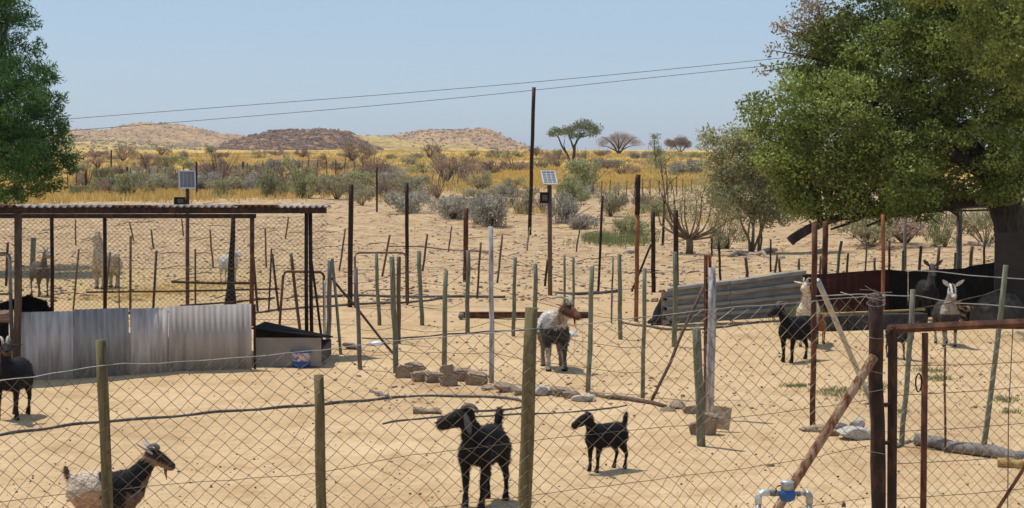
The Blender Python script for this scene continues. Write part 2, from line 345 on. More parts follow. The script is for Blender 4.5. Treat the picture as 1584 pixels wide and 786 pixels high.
def crown_points(clumps, density, sub_r=.22, sub_n=30, shell=.75, squash=.8):
    out = []; tint = []
    for (cx, cy, cz, r) in clumps:
        ns = max(5, int(sub_n * (r ** 1.3)))
        d = rng.normal(size=(ns, 3)); d /= np.linalg.norm(d, axis=1)[:, None]
        rad = r * rng.uniform(shell * .75, 1.05, ns)
        sc_ = np.array([cx, cy, cz]) + d * rad[:, None] * np.array([1, 1, squash])
        for c in sc_:
            sr = sub_r * r ** .5 * rng.uniform(.55, 1.5); nl = max(4, int(density * sr * sr))
            q = rng.normal(size=(nl, 3)); q /= np.linalg.norm(q, axis=1)[:, None]
            q *= (sr * rng.uniform(.3, 1.0, nl) ** .6)[:, None] * np.array([1.15, 1.15, .75])
            out.append(c + q); tint.append(np.clip(rng.uniform(.15, .85) + rng.normal(0, .16, nl), 0, 1))
    return np.concatenate(out), np.concatenate(tint)

# ------------------------------------------------------------------ the ground, one sheet
def build_ground():
    ys = [-25, -12, -4, 2]
    y = 6.0
    while y < 7000: ys.append(y); y *= 1.0175 if y < 160 else 1.04
    ys = np.array(ys); nx = 260
    t = np.linspace(-1, 1, nx); t = np.sign(t) * np.abs(t) ** 1.15
    X = np.array([(14 + .62 * abs(yy)) * t for yy in ys]); Y = np.repeat(ys[:, None], nx, 1)
    Z = terrain(X, Y)
    V = np.stack([X, Y, Z], 2).reshape(-1, 3)
    i = np.arange(len(ys) - 1)[:, None] * nx + np.arange(nx - 1)[None, :]
    F = np.stack([i, i + 1, i + nx + 1, i + nx], 2).reshape(-1, 4)
    o = np_mesh('ground', V, F, ground_mat); o.data.polygons.foreach_set('use_smooth', [True] * len(o.data.polygons))
    tag(o, kind='structure')
build_ground()

def hill(name, outline, D, mat, depth=.18, seed=0, rough_=1.0, bushes=0):
    xs = [p[0] for p in outline]; k = D / FPX
    X0, X1 = (xs[0] - 792) * k, (xs[-1] - 792) * k
    nx, ny = 150, 60; dep = D * depth
    X = np.linspace(X0, X1, nx); T = np.linspace(-1, 1, ny)
    prof = np.interp(X / k + 792, xs, [CH + (HOR - p[1]) * k for p in outline])
    base = 1.0
    V = np.zeros((ny, nx, 3))
    for j, tt in enumerate(T):
        bell = (math.cos(tt * math.pi) * .5 + .5) ** .8
        Yj = D + tt * dep
        for i_, x in enumerate(X):
            nz = mnoise.fractal(Vector((x * .03 + seed, Yj * .03, seed)), 1.0, 2.1, 6) * rough_
            nz2 = mnoise.fractal(Vector((x * .12 + seed, Yj * .12, seed + 5)), 1.0, 2.1, 4) * rough_ * .45
            z = base + (prof[i_] - base) * bell + (nz * 1.6 + nz2) * min(1, bell * 2.5) * k * 3.0
            V[j, i_] = (x + nz * 2, Yj, z if bell > .02 else -2)
    i = np.arange(ny - 1)[:, None] * nx + np.arange(nx - 1)[None, :]
    F = np.stack([i, i + 1, i + nx + 1, i + nx], 2).reshape(-1, 4)
    o = np_mesh(name, V.reshape(-1, 3), F, mat); o.data.polygons.foreach_set('use_smooth', [True] * len(o.data.polygons))
    tag(o, kind='structure')
    return V
hv1 = hill('hill', [(40, 236), (90, 212), (118, 203), (150, 203), (175, 202), (205, 196), (240, 193), (275, 195), (310, 200), (345, 209), (380, 212), (430, 220), (480, 236)], 1500, hill_far, seed=3)
hv2 = hill('hill', [(520, 236), (560, 220), (585, 213), (620, 208), (660, 203), (700, 201), (742, 200), (765, 206), (790, 217), (812, 228), (840, 237)], 1500, hill_far, seed=9)
hv3 = hill('hill', [(335, 236), (360, 228), (380, 217), (400, 210), (420, 204), (450, 203), (480, 204), (500, 200), (520, 202), (540, 210), (560, 222), (590, 237)], 900, hill_dark, seed=14, rough_=1.6)
hv4 = hill('hill', [(300, 238), (400, 228), (470, 220), (530, 212), (570, 211), (610, 214), (650, 220), (700, 226), (760, 234), (810, 240)], 1150, hill_gold, depth=.14, seed=21)
hv5 = hill('hill', [(-80, 236), (20, 222), (90, 219), (160, 220), (230, 224), (300, 226), (360, 232), (420, 239)], 1050, hill_gold, depth=.12, seed=31)

def bush_specks(hv, n, k0, mat, name, label, size):
    ny, nx, _ = hv.shape; P = []
    for _ in range(n):
        j = rng.integers(4, ny // 2 + 4); i_ = rng.integers(3, nx - 3); P.append(hv[j, i_] + np.array([rng.normal(0, 1), rng.normal(0, 1), .1]))
    P = np.array(P); C = np.repeat(P, 10, 0) + rng.normal(0, size * .45, (n * 10, 3)) * np.array([1, 1, .45])
    V, F = leaf_geo(C, size * .9, .8); V[:, 2] += size * .25
    o = np_mesh(name, V, F, mat, tint=np.repeat(rng.uniform(0, 1, n), 10)); tag(o, label, 'bushes', kind='stuff')
bush_specks(hv1, 800, 1, leaf_grey, 'hill_scrub', 'scrub dotting the long pale hill on the left skyline', 1.0)
bush_specks(hv2, 800, 1, leaf_brown, 'hill_scrub', 'scrub dotting the flat-topped hill left of the tall pole', 1.0)
bush_specks(hv3, 1300, 1, leaf_brown, 'hill_scrub', 'scrub and boulders on the dark rocky hill', .8)
bush_specks(hv4, 160, 1, leaf_sage, 'hill_scrub', 'scrub on the low golden ridge behind the dark hill', .9)
bush_specks(hv5, 900, 1, leaf_grey, 'hill_scrub', 'scrub on the low golden rise at the far left', 1.0)

# ------------------------------------------------------------------ grass on the plain
def grass(name, region, n, mat, label, hmin, hmax, width, blades=6, spread=.18):
    P = region(n); n = len(P)
    B = np.repeat(P, blades, 0); m = len(B)
    B = B + np.concatenate([rng.normal(0, spread, (m, 2)), np.zeros((m, 1))], 1)
    h = rng.uniform(hmin, hmax, m); lean = rng.normal(0, .25, (m, 2)) * h[:, None]
    a = rng.uniform(0, math.pi, m); wx = np.cos(a) * width / 2; wy = np.sin(a) * width / 2 * .4
    b1 = B + np.stack([wx, wy, -np.full(m, .03)], 1); b2 = B - np.stack([wx, wy, np.full(m, .03)], 1)
    t = B + np.stack([lean[:, 0], lean[:, 1], h], 1)
    V = np.stack([b1, b2, t], 1).reshape(-1, 3); F = np.arange(3 * m).reshape(m, 3)
    o = np_mesh(name, V, F, mat, tint=np.clip(np.repeat(rng.uniform(.1, .9, n), blades) + rng.normal(0, .12, m), 0, 1))
    tag(o, label, 'grass', kind='stuff'); return o
def plain_region(n):
    y = 95 * (430 / 95) ** rng.uniform(0, 1, n); x = rng.uniform(-.32, .33, n) * y
    keep = (np.sin(x * .09 + 1.2) * np.sin(y * .045 + x * .02) + rng.normal(0, .5, n)) > -.35
    edge = 116 + 22 * np.sin(x * .05) + rng.normal(0, 6, n)
    keep &= y > edge
    x, y = x[keep], y[keep]; return np.stack([x, y, terrain(x, y)], 1)
grass('dry_grass', plain_region, 42000, leaf_gold, 'tall golden dry grass covering the plain behind the bushes', .18, .42, .085, blades=8, spread=.45)

def scrub(name, n, mat, label, size, ylo, yhi, thr):
    y = ylo * (yhi / ylo) ** rng.uniform(0, 1, n); x = rng.uniform(-.31, .33, n) * y
    k_ = (np.sin(x * .06 + y * .03 + thr) + np.sin(y * .07 - x * .03 + 2 * thr) + rng.normal(0, .6, n)) > .2
    k_ &= y > (100 + 20 * np.sin(x * .05)); x, y = x[k_], y[k_]; P = np.stack([x, y, terrain(x, y)], 1); n = len(P); m = 46
    C = np.repeat(P, m, 0); s_ = np.repeat(rng.uniform(.4, 1.3, n) * size, m); d = rng.normal(0, .38, (n * m, 3)); d[:, 2] = np.abs(d[:, 2]) * .8 + .1
    C = C + d * s_[:, None]; V, F = leaf_geo(C, size * .26, .35, up=(0, 0, .7))
    tag(np_mesh(name, V, F, mat, tint=np.clip(np.repeat(rng.uniform(0, 1, n), m) + rng.normal(0, .15, n * m), 0, 1)), label, 'shrubs', kind='stuff')
scrub('low_scrub', 800, leaf_brown, 'low brown scrub scattered through the golden grass', .8, 105, 430, 1.0)
scrub('low_scrub', 500, leaf_grey, 'low grey-green scrub scattered through the golden grass', .8, 105, 430, 4.0)

# ------------------------------------------------------------------ bushes, prototypes then copies
def bush_proto(kind):
    """returns mesh object (hidden first instance is used as a real one)"""
    mb = MB(); P = []; T = []
    if kind == 'grey': leafm, stem, w, h, dens = leaf_grey, brown_wood, 1.0, .75, 1500
    elif kind == 'pale': leafm, stem, w, h, dens = leaf_grey2, brown_wood, 1.15, .5, 1500
    elif kind == 'sage': leafm, stem, w, h, dens = leaf_sage, pale_bark, .95, .95, 1500
    else: leafm, stem, w, h, dens = leaf_brown, brown_wood, 1.1, .9, 1000
    cl = []
    for i in range(random.choice((6, 8, 10))):
        a = random.uniform(0, 6.28); r = random.uniform(.1, .8) * w
        cl.append((math.cos(a) * r, math.sin(a) * r, h * random.uniform(.2, .78), random.uniform(.18, .42)))
    pts, tn = crown_points(cl, dens * 1.0, sub_r=.19, sub_n=90, squash=.75)
    pts[:, 2] = np.abs(pts[:, 2])
    V, F = leaf_geo(pts, .085 if kind != 'twig' else .15, .4 if kind != 'twig' else .16, up=(0, 0, .6))
    nl = len(F)
    for i in range(14 if kind != 'twig' else 34):
        a = random.uniform(0, 6.28); r = random.uniform(.2, .95) * w; e = Vector((math.cos(a) * r, math.sin(a) * r, h * random.uniform(.6, 1.25)))
        mid = e * .5 + Vector((0, 0, .0)); mb.tube([(0, 0, -.05), mid * .7 + Vector((0, 0, .03)), e], [.018, .012, .005], 3)
    SV = np.array(mb.v); 
    tris = []
    for f in mb.f:
        if len(f) == 4: tris.append(f)
    SF = np.array(tris) + len(V)
    VV = np.concatenate([V, SV]); FF = np.concatenate([F, SF])
    mi = np.concatenate([np.zeros(nl), np.ones(len(SF))]); tt = np.concatenate([tn, np.zeros(len(SF))])
    o = np_mesh('bush', VV, FF, [leafm, stem], tint=tt, matidx=mi); COL.objects.unlink(o); return o
protos = {k: [bush_proto(k) for _ in range(4)] for k in ('grey', 'pale', 'sage', 'twig')}
DESC = {'grey': 'grey-green rounded bush', 'pale': 'low pale grey bush', 'sage': 'olive-green leafy bush', 'twig': 'brown twiggy bush'}
used_first = set()
def put_bush(px, py, wpx, hpx, kind, label=None, group=None, name='bush'):
    p = G(px, py); k = p.y / FPX
    pr = random.choice(protos[kind]); o = bpy.data.objects.new(name, pr.data); COL.objects.link(o)
    s = wpx * k / 1.75; sz = hpx * k / (.82 if kind != 'pale' else .6)
    o.location = p; o.scale = (s, s * random.uniform(.8, 1.1), sz); o.rotation_euler = (0, 0, random.uniform(0, 6.28))
    tag(o, label, 'bush', group); return o
# hand placed bushes (centre px, foot py, width, height, kind, label)
BUSH = [
 (465, 306, 80, 62, 'sage', 'large blue-green bush with pale forked stems, centre of the bush belt behind the roof'),
 (415, 305, 50, 40, 'sage', 'yellow-green bush left of the pale forked-stem bush'),
 (340, 293, 80, 46, 'twig', 'wide brown twiggy bush just right of the left solar panel'),
 (520, 308, 70, 44, 'grey', 'dull olive bush behind the right tip of the shed roof'),
 (560, 318, 42, 30, 'grey', 'low grey-green bush between the roof tip and the second tall rusty post'),
 (575, 276, 70, 36, 'twig', 'purple-brown bush right above the shed roof tip'),
 (545, 250, 56, 28, 'twig', 'rusty brown bush at the right foot of the dark hill'),
 (640, 300, 60, 34, 'grey', 'grey-green bush behind the second tall rusty post'),
 (690, 282, 80, 36, 'twig', 'brown bush over the slanting pale fence droppers'),
 (742, 294, 52, 32, 'grey', 'rounded grey-green bush in the open grass left of the tall pole'),
 (665, 245, 34, 20, 'twig', 'red-brown bush at the crest right of the golden ridge'),
 (635, 330, 90, 38, 'pale', 'wide pale grey bush at the edge of the bare bank, left end'),
 (700, 338, 84, 34, 'pale', 'pale grey bush just behind the short brown post'),
 (758, 350, 90, 48, 'pale', 'largest pale grey bush, left of the tall pole foot'),
 (800, 330, 60, 36, 'grey', 'grey bush touching the tall pole on its left'),
 (878, 318, 66, 42, 'sage', 'olive bush right of the black box on the right solar panel post'),
 (880, 345, 80, 48, 'pale', 'pale grey bush right behind the right solar panel post'),
 (905, 300, 90, 52, 'sage', 'broad olive bush above the pale bush right of the solar panel'),
 (945, 335, 60, 50, 'grey', 'dark olive bush left of the orange rusty post'),
 (895, 354, 76, 24, 'pale', 'flat grey bush at the very foot of the right solar panel bushes'),
 (795, 295, 50, 22, 'grey', 'small grey bush left of the tall pole in yellow grass'),
 (930, 262, 50, 18, 'twig', 'small brown bush in the grass under the flat-topped thorn tree'),
 (395, 282, 40, 24, 'twig', 'dull brown bush above the yellow-green bush'),
 (238, 290, 70, 26, 'grey', 'low grey bush left of the left solar panel'),
 (180, 292, 60, 24, 'grey', 'low grey-green bush beside the left tree, far from the panel'),
 (262, 262, 60, 20, 'sage', 'green bush on the plain under the left hill'),
 (190, 250, 40, 22, 'twig', 'purple-brown bush on the plain near the left tree'),
 (325, 238, 26, 14, 'sage', 'small bright green bush left of the dark hill'),
 (1125, 385, 70, 50, 'grey', 'dry bush behind the post cluster left of the leafy tree'),
 (1400, 376, 170, 60, 'twig', 'wide brown bush seen under the shade tree, left one'),
 (1345, 382, 130, 50, 'grey', 'grey bush seen under the shade tree beside the rusty roof post'),
 (1462, 382, 90, 64, 'sage', 'dark green bush seen under the shade tree left of its trunk'),
 (1525, 380, 130, 66, 'grey', 'olive bush seen under the shade tree, nearest to its trunk'),
 (980, 365, 80, 30, 'sage', 'fresh green low bush left of the bare branching shrub'),
]
for b in BUSH: put_bush(*b)
ordn = ['first', 'second', 'third', 'fourth', 'fifth', 'sixth', 'seventh', 'eighth', 'ninth', 'tenth', 'eleventh', 'twelfth', 'thirteenth', 'fourteenth', 'fifteenth', 'sixteenth', 'seventeenth', 'eighteenth', 'nineteenth', 'twentieth']
def ordinal(i):
    if i < 20: return ordn[i]
    t = {2: 'twenty', 3: 'thirty', 4: 'forty', 5: 'fifty'}[(i + 1) // 10]; u = (i + 1) % 10
    return t + '-' + ordn[u - 1] if u else {20: 'twentieth', 30: 'thirtieth', 40: 'fortieth', 50: 'fiftieth'}[i + 1]
rows = [('row edging the bare bank', 0, [(125 + i * 31 + random.uniform(-10, 10), random.uniform(293, 306)) for i in range(16)], (34, 66), (16, 30)),
        ('row behind the middle posts', 0, [(640 + i * 34 + random.uniform(-12, 12), random.uniform(304, 340)) for i in range(12)], (34, 70), (16, 32)),
        ('belt topping the bare bank', 40, [(130 + i * 24 + random.uniform(-8, 8), random.uniform(286, 306)) for i in range(22)], (40, 82), (22, 40)),
        ('scattered mid-plain row', 30, [(120 + i * 34 + random.uniform(-12, 12), random.uniform(256, 274)) for i in range(29)], (30, 62), (13, 24)),
        ('farthest row by the skyline', 30, [(110 + i * 36 + random.uniform(-12, 12), random.uniform(241, 249)) for i in range(30)], (20, 46), (8, 15))]
for gname, _, spots, wr, hr in rows:
    for i, (x, y) in enumerate(spots):
        kd = random.choice(['grey', 'grey', 'sage', 'twig', 'twig', 'pale'])
        put_bush(x, y, random.uniform(*wr), random.uniform(*hr), kd, f'{DESC[kd]}, {ordinal(i)} from the left, {gname}', gname)

# ------------------------------------------------------------------ trees
def limb(mb, a, b, r0, r1, n=6, bend=.15, sides=7):
    a = Vector(a); b = Vector(b); L = (b - a).length; o = Vector((random.uniform(-1, 1), random.uniform(-1, 1), random.uniform(-.3, 1))) * L * bend
    pts = []; rs = []
    for i in range(n + 1):
        t = i / n; pts.append(a.lerp(b, t) + o * math.sin(t * math.pi) + Vector((random.uniform(-1, 1), random.uniform(-1, 1), random.uniform(-1, 1))) * L * .015 * (0 < i < n)); rs.append(r0 + (r1 - r0) * t)
    mb.tube(pts, rs, sides); return pts
def add_crown(root, name, clumps, density, leaf, size, aspect, sub_r=.22, sub_n=30, squash=.8, up=None, droop=0, shell=.75):
    pts, tn = crown_points(clumps, density, sub_r, sub_n, shell, squash)
    V, F = leaf_geo(pts, size, aspect, droop, up)
    return np_mesh(name, V, F, leaf, tint=tn, parent=root)

# right shade tree
TD = 37.0
tb = gnd((1572 - 792) / FPX * TD, TD)
t = thing('shade_tree', tb, 'large dense green tree with dark trunk over the goat shelter on the right', 'tree')
def L_(px, py, dd=0): return at(px, py, TD + dd) - tb
mb = MB()
trunk_pts = [Vector((0, 0, -.2)), Vector((.0, 0, .5)), L_(1566, 390), L_(1562, 340), L_(1548, 290), L_(1540, 230)]
mb.tube(trunk_pts, [.42, .34, .31, .33, .36, .26], 12)
for q in ((1500, 160, -1), (1450, 240, .6), (1560, 90, .5), (1620, 180, 0), (1400, 120, 0), (1330, 200, -.6), (1580, 250, -1)):
    limb(mb, L_(1545, 275), L_(*q), .19, .05, bend=.1)
limb(mb, L_(1548, 300), L_(1380, 330, -.3), .15, .09, bend=.06); limb(mb, L_(1380, 330, -.3), L_(1270, 345, -.4), .09, .07, bend=.08)
limb(mb, L_(1275, 343, -.4), L_(1222, 374, -.3), .085, .10, bend=.1)
limb(mb, L_(1330, 338, -.3), L_(1285, 355, -.3), .04, .02, bend=.2); limb(mb, L_(1400, 325, -.3), L_(1340, 350, -.4), .05, .02, bend=.2)
limb(mb, L_(1270, 345, -.4), L_(1200, 250, -.6), .07, .02); limb(mb, L_(1350, 335, -.3), L_(1300, 240, -.6), .08, .02)
for _ in range(26):
    x = random.uniform(1260, 1470); limb(mb, L_(x, 322, -.5), L_(x + random.uniform(-40, 40), random.uniform(325, 352), random.uniform(-.9, .3)), .025, .006, 4, .2, 4)
mb.build('trunk', hair_bark, t)
cl = []
for (px, py, rp, dd) in [
    (1180, 175, 42, 0), (1215, 235, 55, -.4), (1245, 170, 55, -.8), (1280, 110, 60, .2), (1310, 60, 55, .4), (1225, 125, 32, .5),
    (1290, 230, 60, -1.0), (1250, 285, 48, -.6), (1330, 285, 55, -.8), (1340, 160, 60, -1.2), (1370, 90, 60, -.6), (1400, 30, 60, 0), (1340, 10, 45, .2),
    (1395, 220, 60, -1.4), (1410, 285, 42, -1.6), (1390, 310, 26, -1.4), (1440, 150, 55, -.4), (1460, 80, 55, -.8), (1460, 10, 55, 0), (1470, 230, 50, .2), (1480, 285, 38, .4),
    (1520, 60, 60, -1.6), (1530, 130, 55, -1.2), (1540, 10, 60, -.5), (1590, 90, 60, -1.2), (1600, 170, 55, -.6), (1590, 240, 50, -.6), (1600, 20, 60, -.4), (1560, 190, 48, .6), (1520, 260, 30, .6),
    (1650, 60, 70, 0), (1660, 150, 70, 0), (1660, 240, 60, 0), (1400, -60, 70, 0), (1500, -70, 80, 0), (1600, -70, 80, 0), (1320, -50, 50, 0), (1700, -10, 80, 0),
    (1300,120,60,1.5),(1380,160,60,1.6),(1440,220,60,1.4),(1260,170,50,1.1),(1330,260,55,1.1),(1400,290,46,1.1),(1460,270,50,1.5),(1240,230,44,1),(1290,60,50,1.4),(1420,90,70,1.8),(1230,295,36,-.3),(1270,318,30,-.5),(1320,322,28,-.5),(1375,325,26,-.7),(1420,318,28,-.6),(1215,265,40,.4),(1190,215,40,.6),(1400,-50,60,-5),(1450,-90,60,-4),(1330,-70,50,-3),(1480,-50,60,-5),(1560,-60,70,-4.5),(1380,-120,60,-2),(1500,-130,80,-2),(1600,-140,80,-1),(1500,-60,60,-6.5),(1620,-50,70,-6),(1430,-60,50,-7),(1560,285,34,-.8),(1595,295,40,-.8),(1520,300,26,-.6),(1540,60,50,-5.5),(1620,110,60,-5),(1300,300,34,-.4),(1350,312,28,-.6),(1240,312,26,-.2),(1430,305,30,-.8),(1470,300,26,-.4),(1395,255,55,1),(1500,20,60,1),(1580,120,70,1),(1480,140,60,1),(1330,90,50,1.5),(1530,230,50,-1.5),(1450, 60, 90, 2.0), (1350, 200, 80, 2.0), (1560, 60, 90, 2.2), (1500, 200, 90, 2.0), (1270, 240, 60, 1.4), (1640, 200, 80, 2.2)]:  # near clumps above the frame are added to shade the crown and ground
    c = L_(px, py, dd); cl.append((c.x, c.y, c.z, rp * .88 / FPX * TD))
add_crown(t, 'crown', cl, 1900, leaf_right, .07, .6, sub_r=.33, sub_n=44, squash=.95, shell=.8)
# sparse dry top-left twigs of the same tree
cl = []
for (px, py, rp) in [(1255, 20, 34), (1225, 48, 26), (1275, 55, 24), (1205, 40, 14), (1195, 78, 14), (1235, 85, 22), (1262, -5, 28), (1300, 30, 24), (1180, 110, 12)]:
    c = L_(px, py, .4); cl.append((c.x, c.y, c.z, rp / FPX * TD))
add_crown(t, 'dry_foliage', cl, 420, leaf_pink, .075, .5, sub_r=.25, sub_n=130, squash=1.0, shell=.5)
mb = MB()
for c in cl: limb(mb, L_(1330, 110, .3), (c[0], c[1], c[2]), .03, .008, 5, .1, 4)
mb.build('twigs', brown_wood, t)
# limp twig tips out to the left
# left feathery tree
TD2 = 48.0
tb = gnd((-70 - 792) / FPX * TD2, TD2)
t = thing('feathery_tree', tb, 'dark green feathery-leaved tree filling the top left corner', 'tree')
def L2(px, py, dd=0): return at(px, py, TD2 + dd) - tb
mb = MB(); mb.tube([Vector((0, 0, -.2)), Vector((.1, 0, 1.2)), L2(-60, 260), L2(-40, 150), L2(-50, 40)], [.4, .33, .28, .2, .1], 10)
for q in ((60, 200, 0), (20, 100, 0), (40, 270, 0), (-150, 180, 0), (10, 20, 0), (70, 240, -1)): limb(mb, L2(-50, 240 if q[1] > 150 else 160), L2(*q), .12, .03)
mb.build('trunk', hair_bark, t)
cl = []
for (px, py, rp, dd) in [(10, 60, 40, 0), (20, 20, 26, 0), (50, 80, 18, 0), (-20, 0, 50, 0), (40, 120, 34, -.5), (70, 135, 22, 0), (10, 160, 50, -1), (70, 165, 26, 0), (60, 195, 34, -.5), (20, 225, 50, -1), (80, 215, 26, 0), (92, 240, 26, 0), (60, 255, 36, -.5), (15, 275, 40, -1), (100, 255, 14, 0), (75, 275, 22, 0), (-60, 80, 70, 0), (-70, 180, 80, 0), (-60, 260, 60, 0), (-140, 120, 90, 0), (-150, 230, 80, 0), (-90, 0, 70, 0), (-60, -70, 60, 0), (10, 120, 60, 2), (20, 220, 60, 2), (25, 297, 18, -.5), (118, 243, 8, 0), (112, 262, 8, 0), (104, 228, 9, .5), (95, 190, 9, 0), (88, 170, 9, -.3), (92, 150, 9, 0), (84, 122, 9, 0), (74, 104, 10, 0), (62, 66, 9, 0), (52, 40, 10, 0), (40, 8, 10, 0), (92, 285, 12, 0), (60, 292, 16, 0), (35, 305, 12, 0), (10, 305, 14, 0)]:
    c = L2(px, py, dd); cl.append((c.x, c.y, c.z, rp / FPX * TD2))
add_crown(t, 'crown', cl, 1000, leaf_left, .16, .18, sub_r=.3, sub_n=50, squash=.85, droop=.25)

# olive shrub-tree behind the shade tree
TD3 = 56.0
tb = gnd((1165 - 792) / FPX * TD3, TD3)
t = thing('leafy_shrub', tb, 'pale dusty olive shrub tree left of and behind the big shade tree', 'tree')
def L3(px, py, dd=0): return at(px, py, TD3 + dd) - tb
mb = MB()
for q in ((1110, 250, 0), (1140, 230, 0), (1170, 220, .5), (1200, 260, 0), (1120, 290, -.5), (1180, 300, 0), (1225, 300, 0)): limb(mb, (random.uniform(-.2, .2), 0, -.1), L3(*q), .04, .012)
mb.build('stems', pale_bark, t)
cl = []
for (px, py, rp) in [(1115, 225, 24), (1100, 265, 24), (1135, 250, 34), (1160, 225, 28), (1175, 265, 36), (1120, 290, 26), (1150, 300, 30), (1200, 290, 36), (1190, 320, 26), (1230, 310, 34), (1215, 250, 34), (1160, 325, 18), (1095, 215, 16), (1245, 270, 30), (1130, 320, 24), (1105, 305, 20), (1180, 335, 18), (1140, 215, 24), (1210, 335, 16)]:
    c = L3(px, py); cl.append((c.x, c.y, c.z, rp / FPX * TD3))
add_crown(t, 'crown', cl, 440, leaf_olive, .10, .5, sub_r=.28, sub_n=150, squash=1.0, shell=.6)

# bare branching shrub
p = G(1066, 392); t = thing('branching_shrub', p, 'bare tan shrub with many upswept stems and thin green tips left of the olive shrub', 'shrub')
mb = MB(); tips = []
def LB(px, py, dd=0): return at(px, py, p.y + dd) - p
mb.tube([(0, 0, -.1), (.02, 0, .25), (0, 0, .42)], [.11, .10, .09], 8)
for (tx, ty, dd) in ((1005, 300, .3), (1020, 280, -.3), (1035, 265, .2), (1050, 300, .5), (1060, 285, -.4), (1078, 290, .3), (1090, 280, -.2), (1105, 295, .4), (1120, 315, 0), (1135, 335, -.3), (1140, 300, .2), (1030, 330, .5), (1085, 325, -.5), (1025, 235, 0), (1015, 215, .2)):
    e = LB(tx, ty, dd); st = Vector((0, 0, .38)); mid = Vector((e.x * .75, e.y * .5, .38 + (e.z - .38) * .38))
    pts = [st, st.lerp(mid, .5) + Vector((e.x * .12, 0, -.02)), mid, mid.lerp(e, .5) + Vector((-e.x * .04, 0, 0)), e]
    pts = [pts[0]] + [w_ + Vector((random.uniform(-.05, .05), random.uniform(-.05, .05), random.uniform(-.04, .04))) for w_ in pts[1:]]; mb.tube(pts, [.04, .03, .022, .014, .006], 5); tips += [pts[3], e]
    for _ in range(5):
        s_ = mid.lerp(e, random.uniform(.1, .9)); ee = s_ + Vector((random.uniform(-.35, .35), random.uniform(-.3, .3), random.uniform(.1, .5))); mb.tube([s_, s_.lerp(ee, .5) + Vector((.03, 0, 0)), ee], [.012, .009, .004], 4); tips.append(ee)
mb.build('stems', pale_bark, t)
add_crown(t, 'foliage', [(q.x, q.y, q.z, .26) for q in tips if random.random() < .6], 230, leaf_sage, .09, .16, sub_r=.30, sub_n=70, up=(0, 0, 1))

# thorn trees on the skyline
def thorn_tree(px, py, label, spec, clumps, leaf, dens, size, asp, sub_n=60, flat=.45):
    b = G(px, py); t = thing('thorn_tree', b, label, 'tree')
    Lq = lambda x, y, dd=0: at(x, y, b.y + dd) - b
    mb = MB()
    for (pts, rr) in spec:
        q = [Lq(*a) for a in pts]; mb.tube(q, [rr * (1 - .7 * i / (len(q) - 1)) for i in range(len(q))], 6)
    mb.build('trunk', hair_bark, t)
    k = b.y / FPX
    add_crown(t, 'crown', [(*Lq(x, y, d), r * k) for x, y, r, d in clumps], dens, leaf, size, asp, sub_r=.5, sub_n=sub_n, squash=flat, shell=.5)
thorn_tree(884, 251, 'flat-topped thorn tree with two forked trunks on the skyline right of the tall pole',
    [([(887, 253), (888, 238), (889, 225), (897, 212), (905, 204)], .28), ([(882, 253), (878, 240), (869, 226), (864, 213), (858, 206)], .2),
     ([(888, 232), (884, 220), (880, 208), (882, 200)], .16), ([(889, 226), (893, 214), (888, 204)], .12), ([(897, 212), (908, 210), (918, 206)], .12), ([(876, 236), (872, 225), (874, 214)], .1)],
    [(905, 194, 15, 0), (893, 196, 12, 2), (918, 199, 11, 0), (880, 202, 12, -1), (862, 203, 12, 0), (852, 206, 8, 1), (871, 204, 10, 2), (914, 206, 10, -2), (897, 208, 10, 0), (924, 205, 7, 0), (885, 210, 8, 0), (903, 189, 8, 1)],
    leaf_acacia, 95, .24, .4, 22, .42)
thorn_tree(957, 238, 'leafless grey-brown dome-shaped thorn bush on the skyline right of the flat-topped tree',
    [([(957, 240), (950, 226), (938, 214), (930, 212)], .2), ([(957, 240), (957, 222), (955, 208)], .2), ([(957, 240), (966, 226), (978, 214), (985, 212)], .2), ([(958, 235), (970, 228), (984, 224)], .14), ([(956, 235), (942, 228), (930, 225)], .14), ([(957, 230), (950, 216), (944, 208)], .12), ([(958, 230), (966, 214), (972, 208)], .12)],
    [(957, 214, 14, 0), (940, 217, 12, 0), (974, 217, 12, 0), (930, 222, 9, 0), (984, 222, 9, 0), (957, 224, 12, 2), (950, 211, 9, -1), (966, 211, 9, -1)],
    leaf_brown, 80, .34, .10, 24, .6)
thorn_tree(1052, 236, 'small reddish thorn bush on the skyline beside the leafy shrub',
    [([(1052, 237), (1044, 226), (1038, 218)], .15), ([(1052, 237), (1054, 222), (1056, 214)], .15), ([(1052, 237), (1062, 226), (1068, 218)], .15)],
    [(1050, 221, 11, 0), (1040, 223, 9, 0), (1062, 223, 9, 0), (1034, 219, 6, 0), (1055, 216, 8, 0)], leaf_brown, 150, .30, .2, 26, .6)
thorn_tree(1015, 262, 'thin dark green sapling on the skyline between two dome-shaped bushes',
    [([(1016, 264), (1014, 245), (1012, 228), (1013, 208)], .1), ([(1014, 240), (1022, 230), (1024, 222)], .05)],
    [(1013, 210, 7, 0), (1010, 220, 6, 0), (1016, 230, 7, 0), (1012, 240, 6, 0), (1020, 236, 5, 0), (1016, 250, 5, 0)], leaf_acacia, 160, .2, .35, 26, .9)
zinc_dark = noisemat('dull_zinc_sheet', [(.28, (.20, .18, .165)), (.5, (.30, .275, .255)), (.8, (.39, .36, .34))], 3.5, (4, 4, .5), rough=.8, bump=.1)
zinc_brown = noisemat('brownish_zinc_sheet', [(.28, (.24, .19, .155)), (.45, (.36, .31, .275)), (.6, (.44, .395, .36)), (.8, (.52, .48, .45))], 2.2, (3, 3, .3), rough=.8, bump=.1)
